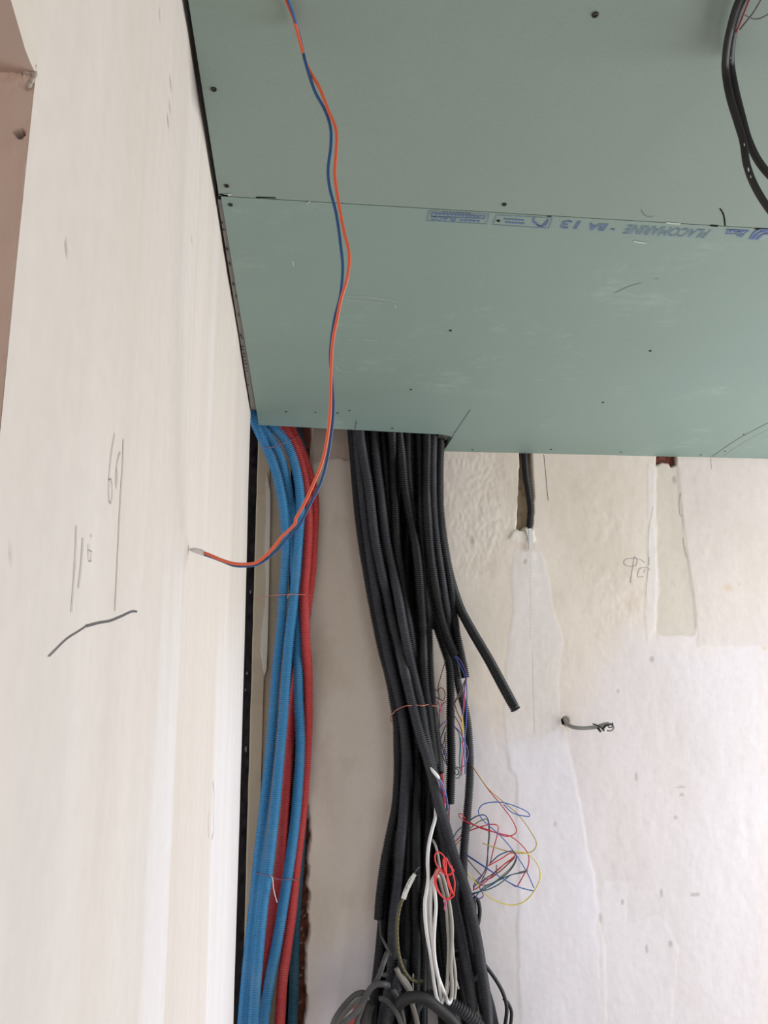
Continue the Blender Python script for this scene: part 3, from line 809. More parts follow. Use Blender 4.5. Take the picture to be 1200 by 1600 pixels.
wall_mark('crack', [A([(112, 1340), (60, 1378), (0, 1420), (-60, 1480), (-120, 1540)])], .0007, M['pencil_dark'], 'left')
wall_mark('pencil_figure', [S([(880, 715), (878, 760), (880, 822)], 0, 1000, 2.667), S([(898, 590), (902, 640), (900, 730), (900, 790), (892, 830)], 0, 1000, 2.667)], .0014, M['pencil'], 'left')
B_ = lambda pts: S(pts, 960, 850, 15.)
wall_mark('pencil_figure', [B_([(385, 915), (400, 740), (430, 580), (455, 430), (480, 290), (520, 330), (540, 420), (510, 500), (420, 520), (310, 515), (240, 470), (225, 420), (280, 355), (400, 335), (520, 340), (640, 370), (715, 440)])], .0014, M['pencil'], 'back')
wall_mark('pencil_figure', [B_([(820, 300), (815, 500)]), B_([(800, 630), (825, 580), (780, 555), (650, 555), (590, 590), (560, 680), (545, 750), (580, 775), (690, 755)]), B_([(720, 580), (695, 680)])], .0013, M['pencil'], 'back')
wall_mark('pencil_line', [[(850, 710), (853, 740), (855, 765), (857, 782)]], .0013, M['pencil_dark'], 'back')
wall_mark('pencil_line', [[(1111, 716), (1112, 733)]], .0010, M['pencil'], 'back')
wall_mark('crack', [[(1021, 790), (1014, 830), (1013, 880), (1010, 930)], ], .0006, M['pencil'], 'back')
wall_mark('crack', [[(1064, 770), (1062, 790), (1064, 805), (1067, 806)], [(1068, 840), (1069, 850), (1073, 870)]], .0012, M['pencil'], 'back')
wall_mark('perforated_line', [[(832 + k * .085 * 1.0, 1020 + k * 3.0), (832.2 + k * .085, 1021.3 + k * 3.0)] for k in range(42)], .0011, M['pencil'], 'back')
wall_mark('perforated_line', [[(829, 870 + k * 5.5), (829.4, 872 + k * 5.5)] for k in range(24)], .0007, M['pencil'], 'back')
# torn joint tape under the small chase
ty = YB - .006
V, F = ribbon_vf([at_y(826, 826, ty), at_y(829, 840, ty), at_y(829, 862, ty - .001)], [.016, .013, .010], NY)
mt_ = link('tape_strip', py_mesh('tape_strip', V, F), M['mesh_tape'], wall_back)
parts = [ribbon_vf([at_y(825.0 + .02 * k, 829 + 2.6 * k, ty - .002), at_y(826.6, 829.2 + 2.6 * k, ty - .002)], .0018, NY) for k in range(12)]
V, F = join_vf(parts); link('tape_perforation', py_mesh('tape_perforation', V, F), M['pencil_dark'], wall_back)

# ------------------------------------------------------------------ beige batten standing in the open chase, with a streak of plaster
bx0, bx1 = at_y(400.5, 800, YB)[0], at_y(452, 800, YB)[0]
bat = empty('wooden_batten', (bx0, YB + .03, 0))
def tilt_x(px0, py0, px1, py1, Y):
    a, b = at_y(px0, py0, Y), at_y(px1, py1, Y)
    return lambda z: a[0] + (b[0] - a[0]) * (z - a[2]) / (b[2] - a[2])
yb_ = YB + .012
fl, fm, fr = tilt_x(402, 725, 378, 1583, yb_), tilt_x(420.5, 760, 412, 1060, yb_ - .004), tilt_x(455, 725, 440, 1583, yb_)
zs = np.linspace(0, ZC + .2, 60); V = []; F = []
for i, z in enumerate(zs):
    w = (rng.rand() - .5) * .0012
    V += [(fl(z) + .002 + w, yb_ + .05, z), (fl(z) + w, yb_ + .002, z), (fl(z) + .003 + w, yb_, z), (fm(z), yb_ - .004, z), (fm(z) + .001, yb_, z), (fr(z), yb_, z), (fr(z), yb_ + .05, z)]
for i in range(len(zs) - 1):
    for k in range(6): F.append((i * 7 + k, i * 7 + k + 1, (i + 1) * 7 + k + 1, (i + 1) * 7 + k))
link('batten_body', py_mesh('batten_body', V, F), M['batten'], bat)
def slab_poly(name, pts, Y, th, mat, parent):
    Q = [at_y(p[0], p[1], Y) for p in pts]; n = len(Q)
    c = np.mean(Q, 0)
    V = [tuple(q + np.array([0, th, 0])) for q in Q] + [tuple(c + (q - c) * .93) for q in Q]
    F = [(i, (i + 1) % n, n + (i + 1) % n, n + i) for i in range(n)] + [tuple(range(n, 2 * n))]
    return link(name, py_mesh(name, V, F), mat, parent)
slab_poly('plaster_streak', [(417, 728), (423, 760), (422.5, 800), (421.5, 860), (420.5, 920), (419, 975), (418, 1020), (416.5, 1055), (413, 1066), (410, 1045), (406.5, 1020), (408, 990), (411, 968), (414, 945), (415.5, 900), (413, 865), (414, 830), (416, 790), (415, 750)], yb_ - .0050, .006, M['streak'], bat)
slab_poly('plaster_drip', [(406, 1092), (408, 1092), (408.5, 1120), (407.5, 1134), (406, 1120)], yb_ - .002, .003, M['plaster_white'], bat)
tag(bat, 'beige painted upright batten with white plaster streak left of the blue pipes', 'batten')
# crumbs of plaster in the dark slot
for (sx, sy, r) in ((386, 1052, .0026), (383.5, 1078, .0020), (391, 925, .0024), (384, 1170, .0036)):
    c = at_y(sx, sy, 1.74); 
    a = np.arange(8) * 2 * np.pi / 8; V = []
    for h, q in ((1, .6), (0, 1), (-1, .55)):
        for t in a: V.append((c[0] + q * r * .7 * math.cos(t) * (.7 + .6 * rng.rand()), c[1] + h * r * .8, c[2] + q * 1.8 * r * math.sin(t) * (.7 + .6 * rng.rand())))
    F = [(q * 8 + t, q * 8 + (t + 1) % 8, (q + 1) * 8 + (t + 1) % 8, (q + 1) * 8 + t) for q in range(2) for t in range(8)] + [tuple(range(8))[::-1], tuple(range(16, 24))]
    link('plaster_crumb', py_mesh('plaster_crumb', V, F, True), M['crumb'], wall_back)

# ================================================================== PIPES AND CONDUITS
def up(P, dz=.16, dx=0.0, dy=0.0):
    """carry a pipe on upwards through the gap into the ceiling void"""
    p = P[0] + np.array([dx, dy, dz]); return np.vstack([[p], P])
def down(P, z=.55):
    d = P[-1] - P[-2]; d = d / np.linalg.norm(d)
    n = P[-1] + d * (P[-1][2] - z) / max(-d[2], .5)
    return np.vstack([P, [n]])
R_C = 7.5 * PXM
# --- blue and red pipe sleeves in the chase; third value = distance from the camera plane (depth)
pipes = {}
def pipe(key, pts, mat, r, label, lowest=True, group='coloured pipe sleeves in the chase', lift=(0, 0)):
    P = px_path(pts)
    P = up(P, .15, *lift)
    if lowest: P = down(P)
    conduit_later('pipes', P, r, mat, label, group, .0043, 14)
pipe('p7', [(463, 662, 1.775), (468, 681, 1.785), (472, 700, 1.795), (475, 740, 1.80), (475, 900, 1.805), (474, 1100, 1.81), (471, 1300, 1.81), (462, 1440, 1.806), (459, 1550, 1.80), (457, 1605, 1.80)], 'blue_dark', 6.8 * PXM,
     'dark petrol blue pipe sleeve hidden behind the red ones beside the broken brick')
pipe('p5', [(452, 660, 1.76), (460, 678, 1.765), (470, 702, 1.77), (480, 729, 1.775), (488, 757, 1.775), (492, 790, 1.775), (491, 825, 1.775), (489, 870, 1.775), (485, 913, 1.777), (479, 955, 1.782), (471, 1005, 1.787), (463, 1060, 1.79), (457, 1110, 1.79), (452, 1170, 1.788), (448, 1226, 1.785), (444, 1275, 1.782), (440, 1324, 1.78),
     (434, 1372, 1.777), (427, 1414, 1.777), (420, 1465, 1.777), (411, 1516, 1.777), (398, 1565, 1.777), (386, 1605, 1.777)], 'red', R_C, 'darker red pipe sleeve passing behind, between two blue ones lower down')
pipe('p2', [(404, 655, 1.69), (412, 668, 1.70), (424, 687, 1.712), (436, 708, 1.722), (445, 736, 1.732), (451, 764, 1.745), (455, 798, 1.760), (458, 840, 1.772), (461, 900, 1.772), (464, 950, 1.770), (465, 985, 1.766), (465, 1020, 1.762), (466, 1060, 1.757), (467, 1100, 1.752), (469, 1140, 1.748), (469, 1177, 1.746), (466, 1226, 1.746),
     (462, 1275, 1.748), (456, 1324, 1.750), (449, 1372, 1.752), (441, 1423, 1.752), (433, 1473, 1.752), (423, 1524, 1.752), (415, 1575, 1.752), (411, 1605, 1.752)], 'blue', R_C, 'middle blue pipe sleeve that slips behind and reappears beside the bright red one', lift=(-.04, -.02))
pipe('p4', [(436, 656, 1.735), (444, 668, 1.742), (454, 684, 1.748), (463, 702, 1.752), (470, 724, 1.755), (476, 748, 1.755), (480, 778, 1.755), (482, 805, 1.754), (482, 833, 1.754), (480, 868, 1.754), (477, 905, 1.755), (475, 929, 1.755), (476, 960, 1.756), (478, 1002, 1.758), (481, 1051, 1.760), (482, 1095, 1.764), (481, 1140, 1.768), (479, 1185, 1.772),
     (476, 1230, 1.774), (472, 1275, 1.775), (466, 1324, 1.774), (461, 1372, 1.772), (455, 1431, 1.768), (448, 1482, 1.764), (441, 1533, 1.762), (438, 1583, 1.760), (436, 1605, 1.760)], 'red', R_C, 'bright red pipe sleeve on the right of the blue ones')
pipe('p1', [(390, 640, 1.665), (396, 655, 1.680), (404, 673, 1.695), (414, 695, 1.708), (423, 715, 1.718), (431, 738, 1.725), (437, 763, 1.730), (442, 788, 1.734), (445, 815, 1.737), (447, 845, 1.739), (446, 880, 1.74), (443, 921, 1.74), (440, 970, 1.74), (435, 1019, 1.74), (430, 1070, 1.74), (426, 1129, 1.74), (420, 1194, 1.742), (412, 1267, 1.745), (405, 1330, 1.748),
     (401, 1372, 1.75), (395, 1431, 1.752), (388, 1499, 1.754), (382, 1566, 1.755), (379, 1605, 1.755)], 'blue', R_C, 'leftmost blue pipe sleeve, next to the dark slot', lift=(-.05, -.02))
pipe('p3', [(420, 656, 1.69), (429, 667, 1.702), (441, 682, 1.714), (452, 700, 1.722), (460, 723, 1.727), (466, 750, 1.730), (469, 778, 1.732), (469, 805, 1.733), (467, 833, 1.734), (465, 862, 1.734), (463, 889, 1.733), (460, 921, 1.732), (457, 954, 1.730), (453, 986, 1.729), (450, 1019, 1.728), (446, 1075, 1.728), (442, 1129, 1.727), (436, 1194, 1.725), (430, 1259, 1.724), (423, 1324, 1.723),
     (417, 1372, 1.722), (411, 1414, 1.722), (405, 1473, 1.722), (400, 1533, 1.722), (395, 1605, 1.722)], 'blue', R_C, 'foremost blue pipe sleeve crossing over to the bottom left, pale with wear', lift=(-.03, -.02))

# --- black electrical conduits
R_B = 7.2 * PXM
def black(pts, label, r=R_B, mat='black', top=True, low=True, group='black electrical conduits in the hanging bundle', Y=None, pitch=.0043, lift=.15, stack=True):
    P = px_path(pts, Y)
    if top: P = up(P, lift)
    if low: P = down(P)
    if stack:
        conduit_later('black', P, r, mat, label, group, pitch); return
    o = conduit('electrical_conduit', P, r, M[mat], pitch=pitch)
    return tag(o, label, 'conduit', group)
g1, g2, g3, g4 = 1.787, 1.765, 1.743, 1.721          # four layers, wall to front
# background row against the wall, following the envelope of the bundle
ENV = np.array([(665, 551, 687), (760, 558, 683), (860, 569, 668), (930, 580, 668), (1000, 596, 668), (1050, 608, 669), (1100, 618, 673), (1150, 622, 678), (1200, 624, 682), (1300, 615, 690), (1400, 604, 718), (1500, 594, 742), (1605, 586, 768)])
ordn = ['leftmost', 'second from left', 'third from left', 'fourth from left', 'fifth from left', 'rightmost']
for i, t in enumerate((.03, .22, .41, .60, .79, .97)):
    pts = []
    for (yy, a, b) in ENV:
        x = a + (b - a) * t + (random.random() - .5) * 5
        w = max((b - a) / 8.0, 1)
        crowd = max(0, 1 - w / 16.0)
        pts.append((x, yy, g1 - crowd * (.020 if i % 2 else 0.0)))
    black(pts, 'black conduit in the rear row against the wall, %s under the ceiling' % ordn[i], mat='black')
mids = [(.12, 'first'), (.66, 'second')]
for i, (t, w) in enumerate(mids):
    pts = [(a + (b - a) * t + (random.random() - .5) * 4, yy, g2 + .003 - (.006 if i % 2 else 0)) for (yy, a, b) in ENV]
    black(pts, 'black conduit of the middle layer mostly covered by others, %s from left' % w)

black([(549, 665, g3), (553, 715, g3), (556, 755, g3), (561, 810, g3), (567, 857, g3), (571, 880, g3), (577, 915, g3), (584, 953, g3), (590, 983, g3), (598, 1020, g3), (608, 1055, g3), (615, 1095, g3), (620, 1125, g3), (622, 1165, g3), (622, 1210, g3), (619, 1260, g3), (610, 1303, g3), (603, 1338, g3), (598, 1370, g3), (594, 1405, g3), (592, 1439, g3)],
      'outermost left black conduit, cut off low down with a dark wire poking out', low=False)
black([(557, 667, g3 - .003), (561, 720, g3 - .005), (567, 780, g3 - .006), (574, 840, g3 - .007), (582, 895, g3 - .008), (590, 945, g3 - .008), (599, 990, g3 - .008), (607, 1025, g3 - .008), (616, 1060, g3 - .008), (624, 1095, g3 - .007), (630, 1130, g3 - .006), (634, 1170, g3 - .006), (634, 1210, g3 - .006), (631, 1260, g3 - .007), (627, 1310, g3 - .010), (621, 1380, g3 - .014), (614, 1440, g4), (613, 1492, g4), (610, 1536, g4), (604, 1562, g4), (597, 1605, g4)],
      'black conduit second from left, lit grey rings where it bends at the bottom left', mat='black_lit')
black([(573, 668, g3), (577, 730, g3), (583, 790, g3), (589, 850, g3), (596, 900, g3), (604, 960, g3), (613, 1010, g3), (622, 1055, g3), (630, 1100, g3), (636, 1150, g3), (638, 1200, g3), (638, 1260, g3), (638, 1330, g3), (637, 1400, g3), (637, 1460, g3), (636, 1530, g3), (632, 1605, g3)],
      'black conduit third from left, straight down behind the labelled cable')
black([(562, 668, g4), (568, 715, g4), (576, 760, g4), (581, 802, g4), (586, 843, g4), (595, 890, g4), (605, 933, g4), (613, 973, g4), (622, 1007, g4), (629, 1035, g4), (637, 1070, g4 - .004), (644, 1100, g4 - .006), (653, 1137, g4 - .010), (663, 1170, g4 - .012), (673, 1203, g4 - .014), (684, 1250, g4 - .016), (697, 1293, g4 - .016), (708, 1333, g4 - .016), (720, 1367, g4 - .014), (730, 1398, g4 - .012), (738, 1432, g4 - .010), (748, 1482, g4 - .008), (754, 1522, g4 - .006), (760, 1562, g4 - .006), (763, 1605, g4 - .006)],
      'long black conduit crossing the whole bundle in front from upper left to lower right', mat='black_lit')
black([(585, 669, g4 + .004), (588, 720, g4 + .003), (593, 760, g4 + .002), (598, 802, g4), (604, 848, g4), (613, 890, g4), (622, 932, g4), (629, 973, g4), (636, 1007, g4), (643, 1040, g4), (651, 1075, g4 + .003), (657, 1100, g4 + .005), (664, 1145, g4 + .008), (671, 1178, g4 + .010), (678, 1215, g4 + .010), (684, 1260, g4 + .010), (691, 1302, g4 + .010), (698, 1345, g4 + .010), (704, 1380, g4 + .010), (710, 1415, g4 + .009), (718, 1452, g4 + .008), (727, 1502, g4 + .006), (736, 1552, g4 + .004), (741, 1605, g4 + .004)],
      'black conduit running just left of the long crossing one at the bottom', mat='black_lit')
black([(598, 669, g3), (602, 720, g3), (606, 777, g3), (611, 830, g3 + .002), (618, 875, g3 + .002), (626, 920, g3), (634, 960, g3), (641, 1000, g3), (648, 1040, g3), (655, 1090, g3), (661, 1120, g3), (668, 1160, g3 + .002), (672, 1200, g3 + .004), (671, 1250, g3 + .004), (668, 1310, g3 + .004), (665, 1380, g3), (663, 1450, g3), (661, 1520, g3), (660, 1605, g3)],
      'black conduit of the front row that ends up left of the white coiled cable')
black([(612, 670, g4 + .006), (614, 720, g4 + .006), (617, 790, g4 + .008), (620, 850, g4 + .014), (628, 900, g3), (634, 950, g3 - .004), (642, 1000, g3 - .004), (649, 1050, g3 - .003), (652, 1100, g3), (652, 1150, g3), (651, 1210, g3), (650, 1280, g3), (650, 1350, g3), (650, 1420, g3), (650, 1500, g3), (648, 1605, g3)],
      'black conduit in the middle of the front row, straight behind the white name sleeve')
black([(623, 670, g4 + .010), (628, 715, g4 + .006), (632, 760, g4), (641, 810, g4), (649, 850, g4 + .002), (654, 890, g4 + .004), (657, 933, g4 + .006), (660, 980, g4 + .006), (661, 1030, g4 + .006), (664, 1075, g4 + .010), (668, 1105, g4 + .012), (673, 1145, g4 + .014), (678, 1185, g4 + .016), (682, 1225, g4 + .024), (683, 1280, g4 + .028), (684, 1340, g4 + .030), (690, 1420, g4 + .034), (698, 1500, g4 + .030), (705, 1605, g4 + .030)],
      'black conduit of the front row passing behind the white coiled cable')
black([(636, 671, g3), (638, 743, g3), (644, 790, g3), (652, 835, g3), (660, 885, g3), (665, 933, g3), (669, 990, g3), (671, 1040, g3), (675, 1100, g3), (680, 1145, g3 - .002), (684, 1180, g3 - .003), (686, 1208, g3 - .004)],
      'black conduit cut off beside the wire tie with red wires coming out', low=False)
black([(648, 671, g2), (650, 740, g2), (654, 800, g2), (662, 870, g2), (670, 930, g2), (678, 962, g2 - .002), (687, 992, g2 - .006), (695, 1015, g2 - .010), (702, 1040, g2 - .012), (704, 1075, g2 - .012), (704, 1130, g2 - .012), (705, 1190, g2 - .012), (703, 1256, g2 - .012)],
      'black conduit hanging clear of the bundle, cut off among the thin wires', r=7.0 * PXM, low=False)
black([(655, 671, g3 + .004), (656, 730, g3), (658, 790, g3 - .002), (660, 850, g3 - .002), (663, 900, g3 - .003), (666, 940, g3 - .002), (670, 968, g3), (673, 984, g3)],
      'short black conduit with its open end at the right edge of the bundle', low=False)
black([(667, 672, g3 - .002), (666, 740, g3 - .004), (666, 780, g3 - .006), (668, 812, g3 - .008), (671, 855, g3 - .010), (675, 892, g4 + .008), (682, 933, g4 + .004), (690, 970, g4), (700, 1000, g4), (710, 1024, g4)],
      'black conduit ending in a slanted cut with blue and purple wires', low=False)
black([(677, 672, g2 - .002), (676, 740, g2 - .002), (677, 790, g2 - .002), (680, 830, g2 - .002), (684, 862, g2 - .002), (689, 895, g2 - .003), (695, 935, g2 - .004), (701, 972, g2 - .005), (706, 1010, g2 - .002), (712, 1050, g2), (720, 1085, g2), (728, 1115, g2), (733, 1160, g2 - .002), (734, 1212, g2 - .004), (731, 1260, g2 - .006), (727, 1302, g2 - .008), (724, 1345, g2 - .008), (724, 1390, g2 - .006), (730, 1440, g2 - .002), (742, 1500, g2), (756, 1540, g2), (766, 1572, g2), (773, 1605, g2)],
      'slender black conduit hanging furthest right in front of the coloured wire tangle', r=6.6 * PXM, mat='black_lit')
black([(688, 672, g2 + .004), (686, 740, g2 + .004), (686, 793, g2 + .002), (690, 840, g2), (695, 870, g2 - .002), (701, 903, g2 - .002), (705, 930, g2 - .003), (708, 955, g2 - .004), (712, 985, g2 - .006), (717, 1010, g2 - .008), (723, 1038, g2 - .010), (727, 1059, g2 - .012)],
      'right edge black conduit, cut off above the loose purple and blue wires', r=7.2 * PXM, low=False)
black([(685, 672, g1 - .004), (686, 740, g1 - .004), (688, 800, g1 - .004), (696, 865, g1 - .004), (706, 912, g1 - .012), (720, 953, g1 - .035), (740, 990, g1 - .065), (764, 1031, g1 - .10), (787, 1074, g1 - .135), (806, 1109, g1 - .165)],
      'single black conduit sticking out freely to the right with an open end', r=7.4 * PXM, low=False)
black([(604, 1330, g2), (600, 1400, g2), (596, 1460, g2), (590, 1520, g2), (585, 1560, g2), (582, 1605, g2)], 'black conduit at the lower left edge of the bundle below the cut end', top=False)
settle('pipes', YB + .005, 'corrugated_pipe_sleeve', 'pipe')
settle('black', YB - .001, 'electrical_conduit', 'conduit')
# conduits bending over at the bottom edge of the picture
black([(648, 1575, 1.70), (658, 1562, 1.69), (674, 1556, 1.685), (694, 1563, 1.68), (714, 1574, 1.675), (732, 1587, 1.67), (750, 1606, 1.67), (770, 1640, 1.68)], 'black conduit arching over to the right below the white coil', r=8.4 * PXM, mat='black_lit', top=False, low=False, stack=False, pitch=.0056, group='conduits and cables bent over at the foot of the bundle')
black([(600, 1640, 1.68), (606, 1600, 1.67), (612, 1570, 1.672), (620, 1545, 1.68), (626, 1525, 1.70), (628, 1500, 1.715)], 'black conduit coming up at the foot of the bundle left of centre', mat='black_lit', top=False, low=False, stack=False, r=7.2 * PXM, group='conduits and cables bent over at the foot of the bundle')
# conduit in its own small chase under the ceiling
black([(819, 690, YB + .008), (820, 720, YB + .006), (822, 745, YB + .002), (826, 772, YB - .003), (828.5, 795, YB - .003), (827.5, 815, YB + .001), (826, 832, YB + .010)], 'black conduit buried in the narrow chase under the ceiling, alone on the right', r=5.6 * PXM, low=False, stack=False, group=None, lift=.06)

# ------------------------------------------------------------------ ties
def tie(pts, r, mat, label, name='wire_tie', on=None):
    if on: pts = [(p[0], p[1], front(p[0], p[1], r * 2.0, on, p[2])) for p in pts]
    return tag(wire(name, px_path(pts), r, M[mat]), label, 'wire tie')
tie([(611, 1128, 1.745), (610, 1121, 1.735), (613, 1116, 1.728), (620, 1109, 1.716), (630, 1104.5, 1.708), (640, 1102.5, 1.704), (652, 1102, 1.703), (660, 1102.5, 1.708), (668, 1101, 1.716), (676, 1102.5, 1.728), (683, 1103, 1.74), (684, 1099, 1.745)], .0011, 'copper', 'copper coloured wire tied around the black conduit bundle', on='black')
tie([(396, 934, 1.80), (403, 934.5, 1.795), (412, 932.5, 1.785), (425, 930.5, 1.745), (436, 929.5, 1.727), (446, 929.5, 1.722), (452, 928.5, 1.716), (465, 929, 1.718), (475, 929, 1.741), (483, 930, 1.760), (486, 931, 1.775)], .0009, 'copper', 'thin copper wire tied around the blue and red pipes at mid height', on='pipes')
tie([(453, 928, 1.712), (450, 931, 1.711), (449, 935, 1.714)], .0010, 'copper', 'twisted end of the copper tie on the blue pipes', on='pipes')
tie([(399, 1364, 1.745), (408, 1366, 1.735), (417, 1367, 1.707), (424, 1369, 1.706), (431, 1373, 1.735), (440, 1374.5, 1.735), (452, 1374, 1.735), (463, 1375, 1.757), (468, 1374, 1.77)], .0010, 'mauve_tie', 'mauve wire tied around the blue and red pipes near the bottom', on='pipes')
tie([(424, 1369, 1.703), (426, 1373, 1.700), (427, 1385, 1.702), (429, 1396, 1.710), (433, 1410, 1.722)], .0010, 'plaster_white', 'loose pale tail of the mauve pipe tie', on='pipes')
tie([(413, 700, 1.700), (422, 699.5, 1.694), (432, 697, 1.700), (440, 694, 1.700), (446, 691, 1.704), (455, 688, 1.722), (462, 684, 1.745), (468, 680, 1.770)], .0009, 'mauve_tie', 'thin wire tied around the blue pipes just under the ceiling', on='pipes')
# shreds of old cladding beside the top of the red pipes
tie([(466, 672, 1.77), (470, 684, 1.765), (474, 690, 1.765), (472, 698, 1.765), (477, 693, 1.765)], .0013, 'w_teal', 'frayed teal shred at the top of the red pipes', 'torn_shred')

# ================================================================== CABLES
# two-core lead hanging from the ceiling in front, orange and blue
lead = empty('twin_lead', tuple(at_y(448, 0, .56)))
def depth_lead(p):
    return float(np.interp(p[1], [-60, 0, 400, 700, 800, 862, 884], [.54, .56, .60, .65, .67, .70, .70]))
tip_y = at_x(300, 861, XL)[1] - .02
def lead_path(pts, dd=0.0):
    out = []
    for p in pts:
        Y = depth_lead(p)
        if p[1] < 250: Y = min(Y, at_z(p[0], p[1], ZC - .006)[1])
        if p[0] < 420 and p[1] > 700: Y = float(np.interp(p[0], [300, 420], [min(tip_y, .80), .70]))
        k = dd if p[1] > 150 else dd * float(np.interp(p[1], [95, 150], [-1, 1]))   # the blue core crosses in front near the ceiling
        out.append(at_y(p[0], p[1], Y + k))
    return np.array(out)
orange = [(430, -45), (447, 0), (460, 33), (480, 103), (499, 137), (513, 173), (525, 203), (525.5, 233), (523, 273), (528, 310), (537, 360), (545.5, 397), (543, 433), (533, 467), (527, 497), (520, 533), (517, 587), (516, 640), (512, 680), (504, 720), (488, 760), (470, 797), (462.5, 810), (461, 818), (453, 827), (440, 839), (424, 859), (411, 872), (399, 879.5), (385, 881.5), (365, 880.5), (345, 874.5), (330, 868), (316, 862.5)]
blue = [(434, -45), (451, 0), (467, 53), (478, 100), (492, 143), (508, 173), (516.5, 200), (517, 227), (512.5, 267), (515, 293), (525, 333), (533, 390), (535.5, 417), (532, 460), (523, 497), (517.5, 533), (516, 560), (519, 600), (521, 640), (517.5, 680), (511, 720), (501, 755), (485, 787), (479, 799), (474, 809), (464, 826), (449, 840), (433, 859), (416, 873.5), (401, 882), (386, 884.5), (365, 883.5), (348, 877), (331, 870.5), (316, 865.5)]
wire('orange_core', lead_path(orange), .00145, M['orange_wire'], lead, 10, .003)
wire('blue_core', lead_path(blue, .0028), .00140, M['blue_wire'], lead, 10, .003)
cap = wire('white_end_sleeve', lead_path([(319, 864.5), (312, 862), (305, 860), (297.5, 858.5)], -.0005), .0026, M['cable_white'], lead, 10, .001, taper=(1.0, 1.05, 1.0, .95, .45))
cap['label'] = 'white taped end'
tag(lead, 'orange and blue twin wire hanging loose from the ceiling in front', 'wire')

# black cables looping at the upper right
def ycb(p): return float(np.interp(p[1], [-60, 0, 100, 350], [.50, .52, .55, .58]))
def cpath(pts, dd=0.0): return np.array([at_y(p[0], p[1], min(ycb(p), at_z(p[0], p[1], ZC - .016)[1]) + dd) for p in pts])
ca = wire('black_cable', cpath([(1195, -70), (1168, -25), (1152, 8), (1141, 45), (1135, 78), (1133.5, 110), (1140, 150), (1152, 190), (1161, 220), (1167, 258), (1179, 290), (1199, 323), (1222, 350), (1260, 372)]), .0032, M['cable_black'], None, 12)
tag(ca, 'black cable looping down at the upper right, front one with white specks', 'cable', 'black cables at the upper right')
cb = wire('black_cable', cpath([(1200, -70), (1176, -25), (1159, 6), (1148, 42), (1142.5, 75), (1142, 102), (1149, 142), (1160, 186), (1169, 218), (1184, 250), (1203, 274), (1230, 296), (1270, 310)], .006), .0034, M['cable_black'], None, 12)
tag(cb, 'black cable looping down at the upper right, rear one that forks away', 'cable', 'black cables at the upper right')
for (sx, sy, r) in ((1163, 226, .0010), (1169.5, 265, .0014), (1173, 276, .0009), (1141.5, 90, .0008)):
    c = at_y(sx, sy, ycb((sx, sy)) - .0032); a = np.arange(8) * 2 * np.pi / 8
    V = [(c[0] + r * .55 * math.cos(t), c[1], c[2] + 1.7 * r * math.sin(t)) for t in a] + [(c[0], c[1] - .0004, c[2])]
    o = link('paint_speck', py_mesh('paint_speck', V, [(i, (i + 1) % 8, 8) for i in range(8)]), M['plaster_white'])
    o.parent = ca; o.matrix_parent_inverse = Matrix.Translation(-Vector(ca.location))
tag(wire('thin_wire', cpath([(1186, -40), (1172, -3), (1163, 20), (1155, 40), (1150, 50)], -.004), .0010, M['w_brick'], None, 6), 'dark red wire leaving the black cables at the top right corner', 'wire')
tag(wire('thin_wire', cpath([(1212, -40), (1189, 0), (1177, 20), (1165, 35), (1156, 46)], -.004), .0008, M['w_grey'], None, 6), 'straight grey wire slanting to the black cables at the top right corner', 'wire')
tag(wire('thin_wire', cpath([(1162, 22), (1170, 27), (1180, 30), (1190, 28), (1203, 20), (1225, 0)], -.004), .0005, M['w_grey'], None, 6), 'hair-thin grey wire curving at the top right corner', 'wire')

# grey cable coming out of the hole in the back wall
gc = empty('wall_outlet_cable', tuple(at_y(883, 1127, YB)))
wire('sheath', px_path([(880, 1118, YB + .02), (882, 1123, YB + .004), (885, 1129, YB - .010), (890, 1134, YB - .022), (900, 1137, YB - .034), (912, 1138, YB - .040), (924, 1137, YB - .044), (936, 1135, YB - .046), (944, 1132, YB - .047), (952, 1131, YB - .047)]), 2.9 * PXM, M['cable_lightgrey'], gc, 12)
wire('core', px_path([(926, 1131, YB - .052), (932, 1133, YB - .056), (938, 1136, YB - .058), (941, 1139, YB - .058)]), 1.0 * PXM, M['w_black'], gc)
wire('core', px_path([(943, 1138, YB - .056), (946, 1134, YB - .058), (951, 1133, YB - .058), (955, 1131, YB - .056)]), 1.7 * PXM, M['w_black'], gc)
wire('core', px_path([(934, 1137, YB - .056), (937, 1141, YB - .058), (939, 1143.5, YB - .058)]), 1.9 * PXM, M['w_black'], gc)
wire('core', px_path([(940, 1137, YB - .058), (943, 1140.5, YB - .060), (944, 1142, YB - .060)]), 1.6 * PXM, M['w_black'], gc)
wire('core', px_path([(953, 1131, YB - .055), (958, 1133, YB - .057), (959, 1138, YB - .057), (955, 1142, YB - .056), (949, 1141.5, YB - .056)]), 1.3 * PXM, M['cable_lightgrey'], gc)
wire('core', px_path([(950, 1136, YB - .058), (956, 1136.5, YB - .060), (957.5, 1129, YB - .058)]), .9 * PXM, M['w_black'], gc)
tag(gc, 'short grey cable with black bared ends poking from a wall hole', 'cable')

